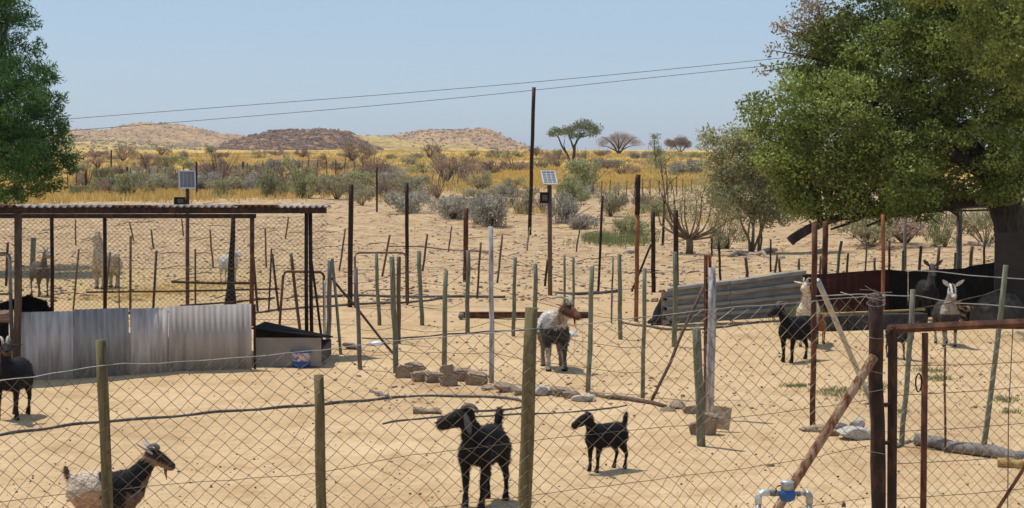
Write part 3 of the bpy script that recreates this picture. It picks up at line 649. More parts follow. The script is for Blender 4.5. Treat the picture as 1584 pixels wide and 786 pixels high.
# ------------------------------------------------------------------ fences
def plane_line(A, B):
    """world fence line through ground points A, B; gives depth at a pixel column"""
    m = (B.y - A.y) / (B.x - A.x)
    return lambda px: (A.y - m * A.x) / (1 - m * (px - 792) / FPX)
def fence(label, posts, wires=(), wire_r=.004, name='wire_fence', group=None, cat='fence', wire_posts=None):
    """posts: (base px, base py, top px, top py, width px, material, part name, part label)"""
    b0 = G(posts[0][0], posts[0][1]); t = thing(name, b0, label, cat, group); tops = []
    for q in posts:
        bx, by, tx, ty, w, m = q[:6]; pn = q[6] if len(q) > 6 else 'post'
        B = G(bx, by); T = at(tx, ty, B.y + random.uniform(-.05, .05)); r = w / 2 * B.y / FPX
        mb = MB(); post_mesh(mb, (0, 0, 0), T - B, r, 8, wob=r * .35, taper=.9)
        o = mb.build(pn, m, t); o.location = B - b0
        if len(q) > 7: o['label'] = q[7]
        tops.append((B - b0, T - b0))
    if wires:
        idx = wire_posts or list(range(len(posts)))
        for fr in wires:
            mb = MB(); pts = []
            for a, b in zip(idx[:-1], idx[1:]):
                p = tops[a][0].lerp(tops[a][1], fr); q = tops[b][0].lerp(tops[b][1], fr)
                for i in range(5):
                    u = i / 5; pts.append(p.lerp(q, u) - Vector((0, 0, .10 * u * (1 - u) + random.uniform(0, .012))))
            pts.append(tops[idx[-1]][0].lerp(tops[idx[-1]][1], fr))
            mb.tube(pts, wire_r, 3); mb.build('wire', wire_mat, t, smooth=False)
    return t
def mesh_net(mb, cols, ztop, zbot, P, dz, wr=.0022, jit=.003, wave=.01, seed=0, alt=.004):
    """chain-link netting: cols = list of parameters (half cells), P(u,z)->point, node grid joined by thin wires"""
    nodes = {}
    def node(i, j):
        if (i, j) not in nodes:
            u = cols[i]; z = ztop(u) - j * dz
            n1 = mnoise.noise(Vector((i * .13 + seed, j * .13, 0))); n2 = mnoise.noise(Vector((i * .13, j * .13 + seed, 7)))
            p = P(u, z) + Vector((n1 * wave + random.uniform(-jit, jit), alt * (1 if (i // 2) % 2 else -1), n2 * wave + random.uniform(-jit, jit)))
            nodes[(i, j)] = p
        return nodes[(i, j)]
    for i in range(len(cols) - 1):
        nj = int((ztop(cols[i]) - zbot(cols[i])) / dz)
        for j in range(nj):
            if (i + j) % 2 == 0: a, b = node(i, j), node(i + 1, j + 1)
            else: a, b = node(i, j + 1), node(i + 1, j)
            d = (b - a).normalized(); u = d.cross(Vector((0, 1, 0))).normalized() * wr; w = Vector((0, wr, 0))
            mb.add([a + u + w * .6, a - u + w * .6, a - w, b + u + w * .6, b - u + w * .6, b - w], [(0, 1, 4, 3), (1, 2, 5, 4), (2, 0, 3, 5)])

# --- front chain-link fence
FA = Vector((-2.95, 11.0, 0)); FB = Vector((2.4, 12.6, 0)); FY = plane_line(FA, FB)
def fpt(px, py): return at(px, py, FY(px))
TOPX = [-200, 0, 55, 171, 258, 361, 500, 608, 675, 816, 922, 1100, 1263, 1350]; TOPY = [606, 588, 582, 563, 561, 554, 541, 528, 522, 509, 499, 478, 465, 457]
b0 = gnd(FA.x, FA.y)
ff = thing('chain_link_fence', b0, 'nearest rusty chain-link fence on olive wooden poles across the whole foreground', 'fence')
cols = []; x = -190.0
while x < 1347: cols.append(x); x += np.interp(x, [0, 450, 820, 1150, 1350], [13.7, 13.6, 12.6, 10.6, 10.2])
mb = MB()
mesh_net(mb, cols, lambda u: fpt(u, float(np.interp(u, TOPX, TOPY))).z, lambda u: .05, lambda u, z: Vector((fpt(u, 400).x, FY(u), z)) - b0, .0458, wr=.0017, jit=.0042, wave=.032, seed=3)
tag(mb.build('chain_link', wire_mat, ff, smooth=False), kind='stuff')
for k, (xs_, ys_) in enumerate([(TOPX, TOPY), ([-200, 0, 94, 300, 487, 619, 800, 1100, 1235, 1348], [700, 682, 676, 664, 641, 626, 604, 658 - 66, 562, 552]),
        ([-200, 0, 94, 300, 487, 619, 900, 1076, 1142, 1235, 1348], [796, 776, 765, 746, 733, 706, 673, 656, 645, 634, 618]), ([0, 400, 900, 1167, 1246, 1345], [862, 820, 756, 722, 710, 689]), ([0, 600, 1100, 1284, 1345], [950, 880, 806, 778, 769])]):
    if k == 1: continue
    mb = MB(); pts = []
    for x in np.arange(xs_[0], xs_[-1] + 1, 28.0):
        p = fpt(x, float(np.interp(x, xs_, ys_)) + random.uniform(-.8, .8)) - b0; p.y -= .008; pts.append(p)
    mb.tube(pts, .0026 if k == 0 else .0020, 4); mb.build('strand_wire', wire_light if k == 0 else wire_mat, ff, smooth=False)
def fpost(bx, by, tx, ty, w, m, name='post', lab=None, n=14, dy=.05):
    Y = FY(tx) + dy; T = at(tx, ty, Y); Bp = at(bx, by, Y); d = (Bp - T); d = d / d.z
    zb = TZ(Bp.x, Y); B = T + d * (zb - T.z); r = w / 2 * Y / FPX
    mb = MB(); pts = []
    for i in range(9):
        u = i / 8; pts.append((B - Vector((0, 0, .2))).lerp(T, u) + Vector((random.uniform(-1, 1), 0, 0)) * r * .16 * (0 < i < 8))
    mb.tube([p - b0 for p in pts], [r * random.uniform(.94, 1.06) for _ in range(8)] + [r * .95], n)
    o = mb.build(name, m, ff)
    if lab: o['label'] = lab
    return o
fpost(166, 786, 156, 526, 17, olive_wood, lab='olive pole in front of the grey iron sheets')
fpost(498, 786, 493, 580, 16, olive_wood, lab='shortest olive pole below the blue bucket')
fpost(812, 786, 822, 476, 21, olive_wood, lab='tallest olive pole left of the small black kid')
fpost(-150, 786, -155, 500, 18, olive_wood)
gp = fpost(1359, 786, 1354, 456, 23, rust_dark, name='gate_post', lab='thick dark rusty steel post carrying the gate', dy=.06)
# lashings of wire on the gate post
mb = MB()
for py in (458, 462, 470, 604, 700, 520, 575):
    c = at(1355, py, FY(1355) + .06) - b0; R_ = .062
    pts = [c + Vector((math.cos(a) * R_, math.sin(a) * R_, .012 * math.sin(a * 1.3 + py))) for a in np.linspace(0, 6.6, 14)]
    mb.tube(pts, .0022, 3)
for q in ((1330, 448, 1372, 458), (1322, 462, 1380, 452), (1338, 442, 1368, 470), (1332, 470, 1300, 452)):
    a = at(q[0], q[1], FY(1355)) - b0; b = at(q[2], q[3], FY(1355) + .05) - b0; mb.tube([a, a.lerp(b, .5) + Vector((0, -.03, .02)), b], .0022, 3)
mb.build('tie_wire', wire_light, ff, smooth=False)

# leaning flaky pipe that props the gate post
def pole_between(name, A, B, w0, w1, m, label, cat, group=None, n=10, wob=0, parts=None):
    r0 = w0 / 2 * A.y / FPX; r1 = w1 / 2 * B.y / FPX; k = 6
    mb = MB(); pts = []
    for i in range(k + 1):
        p = A.lerp(B, i / k)
        if 0 < i < k: p = p + Vector((random.uniform(-wob, wob), 0, random.uniform(-wob, wob)))
        pts.append(p - A)
    mb.tube(pts, [r0 + (r1 - r0) * i / k for i in range(k + 1)], n)
    o = mb.build(name, m); o.location = A; return tag(o, label, cat, group)
pole_between('brace_pipe', G(1083, 975), at(1352, 552, 12.55), 15, 15, flaky, 'flaking rusty pipe leaning against the thick dark gate post, behind the water meter', 'pipe', n=14)
pole_between('leaning_pipe', G(1348, 622), at(1265, 434, 21.0), 8, 9, galv, 'pale galvanised pipe leaning to the left between the brown kid and the dark gate post', 'pipe', n=12)

# --- gate on the right
GA = at(1380, 600, 12.75); b1 = gnd(GA.x, 12.75)
gate = thing('steel_gate', b1, 'brown rusty steel gate with fine netting hung on the thick dark post', 'gate')
GYf = plane_line(Vector((GA.x, 12.75, 0)), Vector((GA.x + 3, 13.2, 0)))
def gpt(px, py, dy=0): return at(px, py, GYf(px) + dy) - b1
def bar(a, b, w, name, m=rust_dark, sq=True, lab=None):
    mb = MB(); r = w / 2 * 12.8 / FPX
    if sq: mb.tube([a, b], r * 1.25, 4)
    else: mb.tube([a, a.lerp(b, .5), b], r, 10)
    o = mb.build(name, m, gate, smooth=not sq)
    if lab: o['label'] = lab
bar(gpt(1381, 505), gpt(1379, 905), 12, 'stile'); bar(gpt(1374, 509), gpt(1700, 494), 11, 'top_rail', rust)
bar(gpt(1431, 515), gpt(1427, 900), 10, 'stile', rust, sq=False); bar(gpt(1374, 900), gpt(1700, 890), 10, 'bottom_rail'); bar(gpt(1693, 495), gpt(1695, 892), 12, 'stile')
bar(gpt(1600, 700, .02), gpt(1470, 900, .02), 5, 'diagonal_brace', rust)
mb = MB(); c = gpt(1421, 592, -.02); mb.tube([c + Vector((math.cos(a) * .02, 0, math.sin(a) * .062)) for a in np.linspace(0, 6.283, 14)], .006, 6); mb.build('handle', rust_dark, gate)
for py in (626, 685): mb = MB(); mb.tube([gpt(1358, py), gpt(1384, py)], .014, 8); mb.build('hinge', rust_dark, gate)
cols = [1386.0]
while cols[-1] < 1690: cols.append(cols[-1] + 8.7)
mb = MB(); mesh_net(mb, cols, lambda u: (gpt(u, 512) + b1).z, lambda u: .08, lambda u, z: Vector((at(u, 400, GYf(u)).x, GYf(u) + .02, z)) - b1, .0385, wr=.0016, jit=.002, wave=.012, seed=8)
tag(mb.build('netting', wire_mat, gate, smooth=False), kind='stuff')
for (ya, yb) in ((612, 596), (668, 652), (718, 702), (772, 752), (566, 560)):
    mb = MB(); mb.tube([gpt(1381, ya), gpt(1500, ya * .55 + yb * .45 + 1), gpt(1690, yb - 6)], .0024, 4); mb.build('strand_wire', wire_mat, gate, smooth=False)
mb = MB(); mb.tube([gpt(1567, 505), gpt(1560, 640), gpt(1558, 880)], .0035, 4); mb.build('upright_wire', wire_mat, gate, smooth=False)

# --- inner pen, near row of thin green poles
gw = green_wood
fence('row of thin greenish poles nearest to the stones, centre of the yard', [
  (558, 572, 550, 414, 7, grey_wood), (613, 578, 606, 397, 9, gw), (688, 575, 690, 418, 8, gw), (760, 593, 759, 350, 8, white_flaky, 'post', 'taller grey and rust-topped pipe post'),
  (909, 607, 916, 412, 8, gw), (994, 616, 997, 415, 7, gw)], (.2, .4, .62, .85))
fence('row of thin greenish poles behind, from the twin pole to the striped iron wall', [
  (528, 548, 514, 400, 5, gw), (587, 503, 582, 392, 6, gw), (617, 532, 617, 397, 7, brown_wood), (653, 503, 648, 388, 7, gw), (723, 515, 724, 387, 7, gw), (794, 520, 797, 398, 6, gw), (828, 506, 828, 408, 7, gw),
  (874, 548, 873, 395, 4, gw), (887, 478, 887, 397, 4, gw), (960, 525, 958, 393, 7, gw), (1043, 537, 1044, 390, 8, gw)], (.25, .5, .8), .0035)
fence('pair of grey weathered poles with a thin steel rod right of the low grey kennel', [(507, 541, 510, 403, 8, grey_wood), (502, 522, 502, 434, 3, galv)], (.9,))
pole_between('leaning_pole', G(609, 548), at(513, 430, G(609, 548).y), 4, 4, brown_wood, 'thin pole sloping down to the right from the grey poles beside the kennel', 'pole', wob=.01)
def single(name, bx, by, tx, ty, w, m, label, cat='post', taper=1, group=None):
    B = G(bx, by); T = at(tx, ty, B.y); return pole_between(name, B - Vector((0, 0, .1)), T, w, w * taper, m, label, cat, group, wob=w / 2 * B.y / FPX * .15)
# corner post pair at the right end of the pen
single('wooden_post', 1086, 690, 1077, 507, 14, gw, 'short thick greenish pole in front of the flaking white post')
t = thing('corner_post', G(1100, 650), 'tall flaking white post with a rusty steel upright tied to it at the pen corner', 'post')
def cp(px, py, dy=0): return at(px, py, t.location.y + dy) - t.location
mb = MB(); mb.tube([cp(1097, 662), cp(1099, 560), cp(1102, 480), cp(1101, 414)], [.045, .05, .048, .04], 9); mb.build('wooden_post', white_flaky, t)
mb = MB(); mb.tube([cp(1091, 660, .05), cp(1092, 397, .05)], .022, 4); mb.tube([cp(1099, 460, .05), cp(1098, 397, .05)], .018, 4); mb.box(cp(1095, 396, .05), (.09, .05, .02)); mb.build('steel_upright', rust, t, smooth=False)
mb = MB()
for py in (430, 447, 465, 483, 520, 540): mb.tube([cp(1102, py) + Vector((math.cos(a) * .055 - .02, math.sin(a) * .06, .015 * math.sin(a + py))) for a in np.linspace(0, 6.5, 12)], .003, 3)
mb.build('tie_wire', wire_light, t, smooth=False)
pole_between('leaning_pole', G(1007, 622), at(1090, 440, G(1007, 622).y + .6), 5, 5, brown_wood, 'thin brown pole leaning up to the right against the flaking white corner post', 'pole', wob=.015)
# tall steel posts
POSTS = [
 ('rusty_post', 541, 475, 543, 285, 8, rust_dark, 'tall dark rusty post right of the shed roof tip'),
 ('rusty_post', 630, 470, 629, 283, 6, rust_dark, 'thinner tall rusty post at the right side of the pale tubular gate'),
 ('rusty_post', 720, 436, 721, 322, 8, rust, 'rusty brown post standing alone on the bank under the middle hill'),
 ('utility_pole', 819, 364, 826, 135, 6, rust_dark, 'tallest slim dark pole rising above the skyline under the power lines'),
 ('rusty_post', 984, 498, 986, 330, 7, rust_orange, 'orange rusty post with dark upper end and small bracket'),
 ('steel_post', 1011, 452, 1010, 328, 7, rust_dark, 'dark steel post with a slanting prop left of the bare shrub'),
 ('steel_post', 1046, 450, 1045, 325, 8, rust_dark, 'brown steel post right of the propped dark post'),
 ('steel_post', 925, 452, 932, 303, 4, rust_dark, 'thin leaning dark post right of the right solar panel'),
 ('steel_post', 1025, 380, 1028, 303, 4, rust_dark, 'thin dark post behind the propped dark post'),
 ('rusty_post', 1257, 660, 1260, 345, 9, rust, 'tall rusty post behind the black goat, standing in the pile of white stones'),
 ('thin_post', 583, 328, 583, 258, 3, rust_dark, 'slim dark post on the bank behind the shed tip'),
]
for q in POSTS: single(*q)
p = G(984, 498); o = bpy.context.scene.objects
pole_between('post_sleeve', at(986, 332, p.y - .02), at(987, 270, p.y - .02), 8, 8, rust_dark, 'dark upper sleeve with bracket on top of the orange rusty post', 'post')
single('prop', 974, 452, 1007, 378, 3.5, rust_dark, 'slanting thin prop against the dark steel post', 'pole')
# droppers on the bank
fence('line of thin leaning droppers across the bare bank behind the pen', [
  (117, 380, 117, 340, 2.5, brown_wood, 'dropper'), (208, 373, 200, 343, 2.5, brown_wood, 'dropper'), (238, 385, 234, 355, 3, brown_wood, 'dropper'), (284, 365, 281, 338, 2.5, brown_wood, 'dropper'), (330, 415, 325, 355, 3, brown_wood, 'dropper'),
  (412, 414, 410, 353, 3, brown_wood, 'dropper'), (441, 370, 446, 335, 2.5, brown_wood, 'dropper'), (524, 420, 534, 354, 3, brown_wood, 'dropper'), (590, 428, 603, 363, 3.5, brown_wood, 'dropper'), (653, 420, 661, 364, 3.5, brown_wood, 'dropper'),
  (693, 390, 699, 350, 2.5, brown_wood, 'dropper'), (737, 462, 744, 375, 3.5, brown_wood, 'dropper'), (768, 438, 777, 364, 3.5, brown_wood, 'dropper'), (814, 388, 820, 352, 3, pale_wood, 'dropper'), (842, 443, 847, 402, 4, rust_dark, 'dropper'), (890, 390, 897, 352, 2.5, brown_wood, 'dropper'), (946, 500, 948, 398, 3, grey_wood, 'dropper')], ())
fence('short broken droppers between the flaking corner post and the shade tree', [
  (1101, 396, 1101, 368, 3, rust_dark, 'dropper'), (1116, 446, 1111, 370, 4, rust_dark, 'dropper'), (1157, 429, 1153, 398, 5, brown_wood, 'dropper'), (1192, 421, 1192, 371, 3, rust_dark, 'dropper'), (1198, 422, 1202, 394, 4, brown_wood, 'dropper'),
  (1208, 422, 1205, 400, 4, brown_wood, 'dropper'), (1236, 426, 1236, 400, 4, brown_wood, 'dropper'), (1269, 428, 1269, 396, 4, brown_wood, 'dropper')], ())
fence('greenish wooden droppers along the maroon and black kraal wall under the shade tree', [
  (1286, 470, 1302, 373, 5, gw, 'dropper'), (1306, 468, 1312, 392, 4, brown_wood, 'dropper'), (1335, 470, 1341, 375, 3, gw, 'dropper'), (1353, 440, 1353, 399, 4, brown_wood, 'dropper'), (1374, 446, 1376, 372, 4, rust_dark, 'dropper'),
  (1394, 470, 1397, 388, 4, gw, 'dropper'), (1416, 472, 1425, 381, 5, brown_wood, 'dropper'), (1445, 446, 1453, 381, 5, brown_wood, 'dropper'), (1472, 470, 1478, 391, 4, gw, 'dropper'), (1497, 444, 1504, 381, 6, brown_wood, 'dropper'), (1521, 440, 1523, 374, 4, rust_dark, 'dropper')], (.55, .9), .004)
# far fences on the plain
def rowposts(x0, y0, x1, y1, n, hpx, w, m, pn='dropper', lean=0):
    return [(x0 + (x1 - x0) * i / (n - 1) + random.uniform(-2, 2), y0 + (y1 - y0) * i / (n - 1), x0 + (x1 - x0) * i / (n - 1) + random.uniform(-2, 2) + lean, y0 + (y1 - y0) * i / (n - 1) - hpx * random.uniform(.85, 1.1), w, m, pn) for i in range(n)]
fence('far thin fence with many droppers crossing the plain behind the left solar panel', rowposts(105, 297, 560, 272, 34, 30, 1.6, brown_wood), (.5, .9), .008)
for (bx, by, ty, w, lb) in ((133, 300, 262, 2.5, 'first dark post from the left tree in the bushes'), (149, 284, 258, 3, 'second dark post from the left tree in the bushes'), (172, 262, 232, 2.5, 'thin post under the left hill crest, nearest the left tree'), (197, 279, 258, 3, 'third dark post from the left tree in the bushes'), (304, 303, 250, 3, 'dark post just right of the left solar panel'), (376, 272, 250, 3, 'dark post in the grass below the dark hill')):
    single('fence_post', bx, by, bx, ty, w, rust_dark, lb)
fence('short slanting fence of pale droppers in golden grass below the middle hill', rowposts(668, 290, 722, 284, 8, 26, 2.2, pale_wood, lean=3), (.5, .9), .008)
fence('far thin fence in golden grass left of the leafy shrub', rowposts(918, 306, 1070, 300, 13, 27, 1.6, brown_wood), (.5, .9), .008)
# right inner fence with green poles
fence('leaning pale green poles behind the steel gate with bright top wire', [
  (1394, 690, 1412, 448, 9, gw), (1462, 700, 1462, 536, 4, rust), (1517, 706, 1556, 410, 9, gw)], (.88,), .006, wire_posts=[0, 2])
mb = MB(); A = at(1330, 442, 24); pts = [at(x, y, 19.5) - at(1400, 418, 19.5) for x, y in ((1400, 418), (1450, 420), (1500, 426), (1556, 430), (1620, 434))]
o = mb.tube(pts, .005, 4).build('strand_wire', wire_light, None, smooth=False, origin=None); o.location = at(1400, 418, 19.5); tag(o, 'bright upper strand of wire in front of the black wall, above the white-faced goat', 'wire')
mb = MB(); pts = [at(x, y, 20.5) - at(1262, 452, 20.5) for x, y in ((1262, 458), (1330, 455), (1400, 458), (1418, 457), (1452, 464), (1479, 469), (1525, 471), (1584, 476), (1640, 479))]
o = mb.tube(pts, .0055, 4).build('strand_wire', wire_light, None, smooth=False); o.location = at(1262, 452, 20.5); tag(o, 'bright lower strand of wire running in front of the white-faced goat', 'wire')

# --- tubular gates
def tubular_gate(corners, Y, r, m, label, bottom=True, mids=()):
    b = at(*corners[0], Y); b.z = TZ(b.x, b.y); t = thing('tubular_gate', b, label, 'gate')
    (x0, yb0), (x0t, yt0), (x1t, yt1), (x1, yb1) = corners; q = lambda x, y: at(x, y, Y) - b
    c = 6
    mb = MB(); mb.tube([q(x0, yb0), q(x0t, yt0 + c), q(x0t + c * .35, yt0 + c * .35), q(x0t + c, yt0), q(x1t - c, yt1), q(x1t - c * .35, yt1 + c * .35), q(x1t, yt1 + c), q(x1, yb1)], r, 8); mb.build('frame', m, t)
    if bottom: mb = MB(); mb.tube([q(x0, yb0 - 4), q(x1, yb1 - 4)], r, 8); mb.build('bottom_rail', m, t)
    for yy in mids: mb = MB(); mb.tube([q(x0, yy), q(x1, yy)], r * .6, 6); mb.build('mid_rail', m, t)
    return t
tubular_gate([(549, 474), (549, 391), (628, 391), (630, 472)], G(590, 472).y, .02, brown_wood, 'pale brown tubular gate frame between the two tall rusty posts', True)
tubular_gate([(432, 508), (438, 420), (501, 421), (502, 522)], 31, .022, rust, 'rusty tubular gate frame with rounded corners at the end of the shed', False)
tubular_gate([(-60, 520), (-60, 396), (15, 393), (19, 548)], 29, .03, galv, 'grey galvanised tube frame with rounded top at the far left edge', False, (455,))

# --- the shed on the left
SR = at(28, 322, 25.0); SB = gnd(SR.x, 25.0)
SRR = at(515, 322, 28.3); sh_m = (28.3 - 25.0) / (SRR.x - SR.x); SY = lambda px: (SR.y - sh_m * SR.x) / (1 - sh_m * (px - 792) / FPX)
shed = thing('shed', SB, 'open animal shed with low corrugated roof on rusty posts, left side', 'shed')
q = lambda x, y, Y: at(x, y, Y) - SB
def shed_post(bx, tx, ty, Y, w, m, by=None, lab=None):
    T = q(tx, ty, Y); B = q(bx, 400, Y); B.z = TZ(SB.x + B.x, Y) - SB.z - .1
    mb = MB(); r = w / 2 * Y / FPX; mb.tube([B, B.lerp(T, .5) + Vector((random.uniform(-r, r) * .3, 0, 0)), T], r, 8); o = mb.build('post', m, shed)
    if lab: o['label'] = lab
shed_post(22, 28, 330, SY(28) + .05, 12, brown_wood, lab='thick brown wooden corner post'); shed_post(79, 80, 335, 33, 6, rust_dark); shed_post(161, 162, 335, 33, 6, rust_dark)
shed_post(388, 390, 335, 33, 7, rust); shed_post(474, 474, 326, SY(474) + .1, 6, rust_dark); shed_post(482, 480, 326, SY(480) + .25, 6, rust_dark)
mb = MB(); mb.box(q(200, 326, 26.45), (5.75, .09, .095)); 
mb2 = MB(); a = q(-120, 325.5, SY(-120) + .1); b = q(503, 325.5, SY(503) + .1)
bb = MB(); bb.box((a + b) / 2, ((b - a).length, .08, .085), (b - a).to_track_quat('X', 'Z').to_matrix()); bb.build('front_beam', rust_dark, shed, smooth=False)
a = q(-120, 334, 33); b = q(396, 334.5, 33); bb = MB(); bb.box((a + b) / 2, ((b - a).length, .08, .075)); bb.build('rear_beam', rust_dark, shed, smooth=False)
# roof sheets, each corrugated sheet a part
def corr_sheet(width, length, pitch, amp, th=.004, per=8):
    """sheet in local x (across ribs) and y (along ribs)"""
    n = max(2, int(width / pitch * per)); vs = []; 
    for i in range(n + 1):
        x = width * i / n; z = amp * math.sin(2 * math.pi * x / pitch)
        for y in (0, length):
            vs.append((x, y, z)); vs.append((x, y, z - th))
    fs = []
    for i in range(n):
        a = i * 4; b = a + 4
        fs += [(a, b, b + 2, a + 2), (a + 1, a + 3, b + 3, b + 1), (a, a + 1, b + 1, b), (a + 2, b + 2, b + 3, a + 3)]
    fs += [(0, 2, 3, 1), (n * 4, n * 4 + 1, n * 4 + 3, n * 4 + 2)]
    return vs, fs
ra_ = q(-120, 319.2, SY(-120)); rb_ = q(515, 319.2, SY(515)); Lr = (rb_ - ra_).length; ux = (rb_ - ra_).normalized()
xx = 0; k = 0
while xx < Lr - .1:
    w_ = min(.70, Lr - xx); pxk = -120 + 635 * (xx + .35) / Lr; vs, fs = corr_sheet(w_, 6.8 - .9 * (pxk + 120) / 500 if pxk < 400 else .55, .112, .019)
    mb = MB(); mb.add(vs, fs); o = mb.build('roof_sheet', rust if k % 3 == 1 else zinc, shed); o.location = ra_ + ux * xx + Vector((0, 0, .004 * (k % 2) + random.uniform(-.003, .003)))
    vx = ux; vy = Vector((0, 0, 1)).cross(vx).normalized(); vy = (vy - Vector((0, 0, math.tan(R(1.3))))).normalized(); vz = vx.cross(vy).normalized()
    o.rotation_euler = Matrix((vx, vy, vz)).transposed().to_euler(); xx += w_ - .03; k += 1
# wall of grey sheets
WA = G(28, 590); WB = G(391, 571)
wall = thing('iron_sheet_wall', WA, 'low wall of grey corrugated iron sheets standing under the shed roof', 'wall')
ang = math.atan2(WB.y - WA.y, WB.x - WA.x); Lw = (WB - WA).length; hs_ = (at(28, 482, WA.y).z, at(391, 470, WB.y).z)
cuts = [0, (113 - 28) / 363, (198 - 28) / 363, (258 - 28) / 363, 1]
for i in range(4):
    a = cuts[i] * Lw; b = cuts[i + 1] * Lw; h = hs_[0] + (hs_[1] - hs_[0]) * (cuts[i] + cuts[i + 1]) / 2 + (.0, .012, .0, .015)[i]
    vs, fs = corr_sheet(b - a - .012, h, .0762, .008); mb = MB(); mb.add([(v[0], -v[2], v[1]) for v in vs], [f[::-1] for f in fs])
    o = mb.build('iron_sheet', (zinc, zinc_dark, zinc, zinc_brown)[i], wall); o.location = Vector((math.cos(ang) * a, math.sin(ang) * a - .012 * (i % 2), TZ(WA.x, WA.y) - WA.z + .01)); o.rotation_euler = (0, (R(.4), R(-.3), R(.2), R(0))[i], ang)
mb = MB(); mb.box((math.cos(ang) * Lw + .03, math.sin(ang) * Lw, .45), (.03, .03, .95)); mb.build('end_post', rust_dark, wall, smooth=False)
mb = MB(); mb.tube([Vector((0, .03, .85)), Vector((math.cos(ang) * Lw, math.sin(ang) * Lw + .03, .86))], .02, 6); mb.build('rail', brown_wood, wall)
# netting behind the shed
NY = 33.4; nb = gnd(at(250, 400, NY).x, NY)
nf = thing('chain_link_fence', nb, 'fine chain-link netting behind the shed, in front of the white alpaca', 'fence')
cols = [-60.0]
while cols[-1] < 505: cols.append(cols[-1] + 4.1)
mb = MB(); mesh_net(mb, cols, lambda u: at(u, 337, NY).z, lambda u: TZ(at(u, 400, NY).x, NY), lambda u, z: Vector((at(u, 400, NY).x, NY, z)) - nb, .041, wr=.0026, jit=.003, wave=.01, seed=2)
tag(mb.build('netting', wire_mat, nf, smooth=False), kind='stuff')
for z in (0.05, .95, 1.85): mb = MB(); mb.tube([at(-60, 400, NY) * Vector((1, 1, 0)) - nb * 1 if False else Vector((at(-60, 400, NY).x - nb.x, 0, z)), Vector((at(505, 400, NY).x - nb.x, 0, z))], .004, 4); mb.build('strand_wire', wire_mat, nf, smooth=False)
# low poles in the shed / alpaca pen
def rail(name, x0, y0, x1, y1, Y, w, m, lab, cat='pole'):
    a = at(x0, y0, Y); b = at(x1, y1, Y); pole_between(name, a, b, w, w, m, lab, cat, wob=.01)
def rail_fence(lab, rails, posts, Y):
    b0_ = at(posts[0][0], 450, Y); b0_.z = TZ(b0_.x, Y); t = thing('rail_fence', b0_, lab, 'fence'); q_ = lambda x, y: at(x, y, Y) - b0_
    for (x0, y0, x1, y1, w) in rails: mb = MB(); mb.tube([q_(x0, y0), q_((x0 + x1) / 2, (y0 + y1) / 2 + 1), q_(x1, y1)], w / 2 * Y / FPX, 7); mb.build('rail', rust_dark, t)
    for (bx, tx, ty, w, m) in posts:
        T = q_(tx, ty); B = q_(bx, 450); B.z = TZ(b0_.x + B.x, Y) - b0_.z - .1; mb = MB(); mb.tube([B, B.lerp(T, .5), T], w / 2 * Y / FPX, 7); mb.build('post', m, t)
rail_fence('low dark rail fence crossing the shed at knee height with leaning posts', [(133, 452, 432, 447, 3), (265, 436, 395, 438, 4), (278, 473, 425, 461, 3)],
  [(112, 122, 385, 3, brown_wood), (160, 170, 390, 4, brown_wood), (184, 184, 393, 2, brown_wood), (201, 202, 365, 4, rust), (236, 242, 388, 4, rust_dark), (302, 302, 385, 3, rust), (399, 392, 400, 4, rust_dark), (415, 420, 385, 3, rust_dark), (432, 421, 393, 4, rust_dark)], 36)
single('wooden_post', 466, 520, 450, 392, 5, brown_wood, 'leaning brown pole between the tubular gate uprights'); single('wooden_post', 502, 545, 480, 391, 4, rust_dark, 'leaning dark pole with its foot at the kennel corner')
single('wooden_post', 50, 428, 52, 368, 8, gw, 'short pale greenish post in the tree shadow beside the horned goat'); single('thin_post', 9, 442, 12, 375, 4, rust_dark, 'thin dark post at the far left edge in the tree shadow')
t = thing('dead_trunk', G(357, 472), 'charred black tree stump post with flared foot under the shed roof', 'post')
mb = MB(); f = lambda x, y: at(x, y, t.location.y) - t.location
mb.tube([f(356, 476), f(357, 462), f(357, 440), f(358, 400), f(360, 370), f(361, 332)], [.14, .11, .075, .06, .05, .04], 8); mb.build('trunk', dark_void, t)
# kennel
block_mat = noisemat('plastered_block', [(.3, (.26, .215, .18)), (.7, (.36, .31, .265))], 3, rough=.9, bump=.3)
K0 = G(393, 566); t = thing('kennel', K0, 'low grey block kennel with a black sloping sheet roof right of the iron sheets', 'kennel')
kk = K0.y / FPX
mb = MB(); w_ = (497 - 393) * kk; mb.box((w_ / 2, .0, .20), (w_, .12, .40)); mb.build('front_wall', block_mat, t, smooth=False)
mb = MB(); mb.box((w_ - .06, .75, .11), (.12, 1.38, .22)); mb.build('side_wall', grey_panel, t, smooth=False); mb = MB(); mb.box((w_ / 2, 1.5, .11), (w_, .12, .22)); mb.build('rear_wall', grey_panel, t, smooth=False); mb = MB(); mb.add([(0, -.04, .40), (w_, -.04, .40), (0, -.04, .52), (0, .0, .40), (w_, .0, .40), (0, .0, .52)], [(0, 1, 2), (5, 4, 3), (0, 3, 4, 1), (1, 4, 5, 2), (2, 5, 3, 0)]); mb.build('gap_shade', dark_void, t, smooth=False)  # black triangle stands in for the shaded gap under the lid
mb = MB(); z0 = .403
mb.add([(-.02, -.08, z0 + .12), (w_ + .02, -.08, z0), (w_ + .02, 1.6, z0 - .16), (-.02, 1.6, z0 + .06), (-.02, -.08, z0 + .14), (w_ + .02, -.08, z0 + .02), (w_ + .02, 1.6, z0 - .14), (-.05, 1.6, z0 + .08)], [(3, 2, 1, 0), (4, 5, 6, 7), (0, 1, 5, 4), (1, 2, 6, 5), (2, 3, 7, 6), (3, 0, 4, 7)]); mb.build('roof_sheet', dark_void, t, smooth=False)

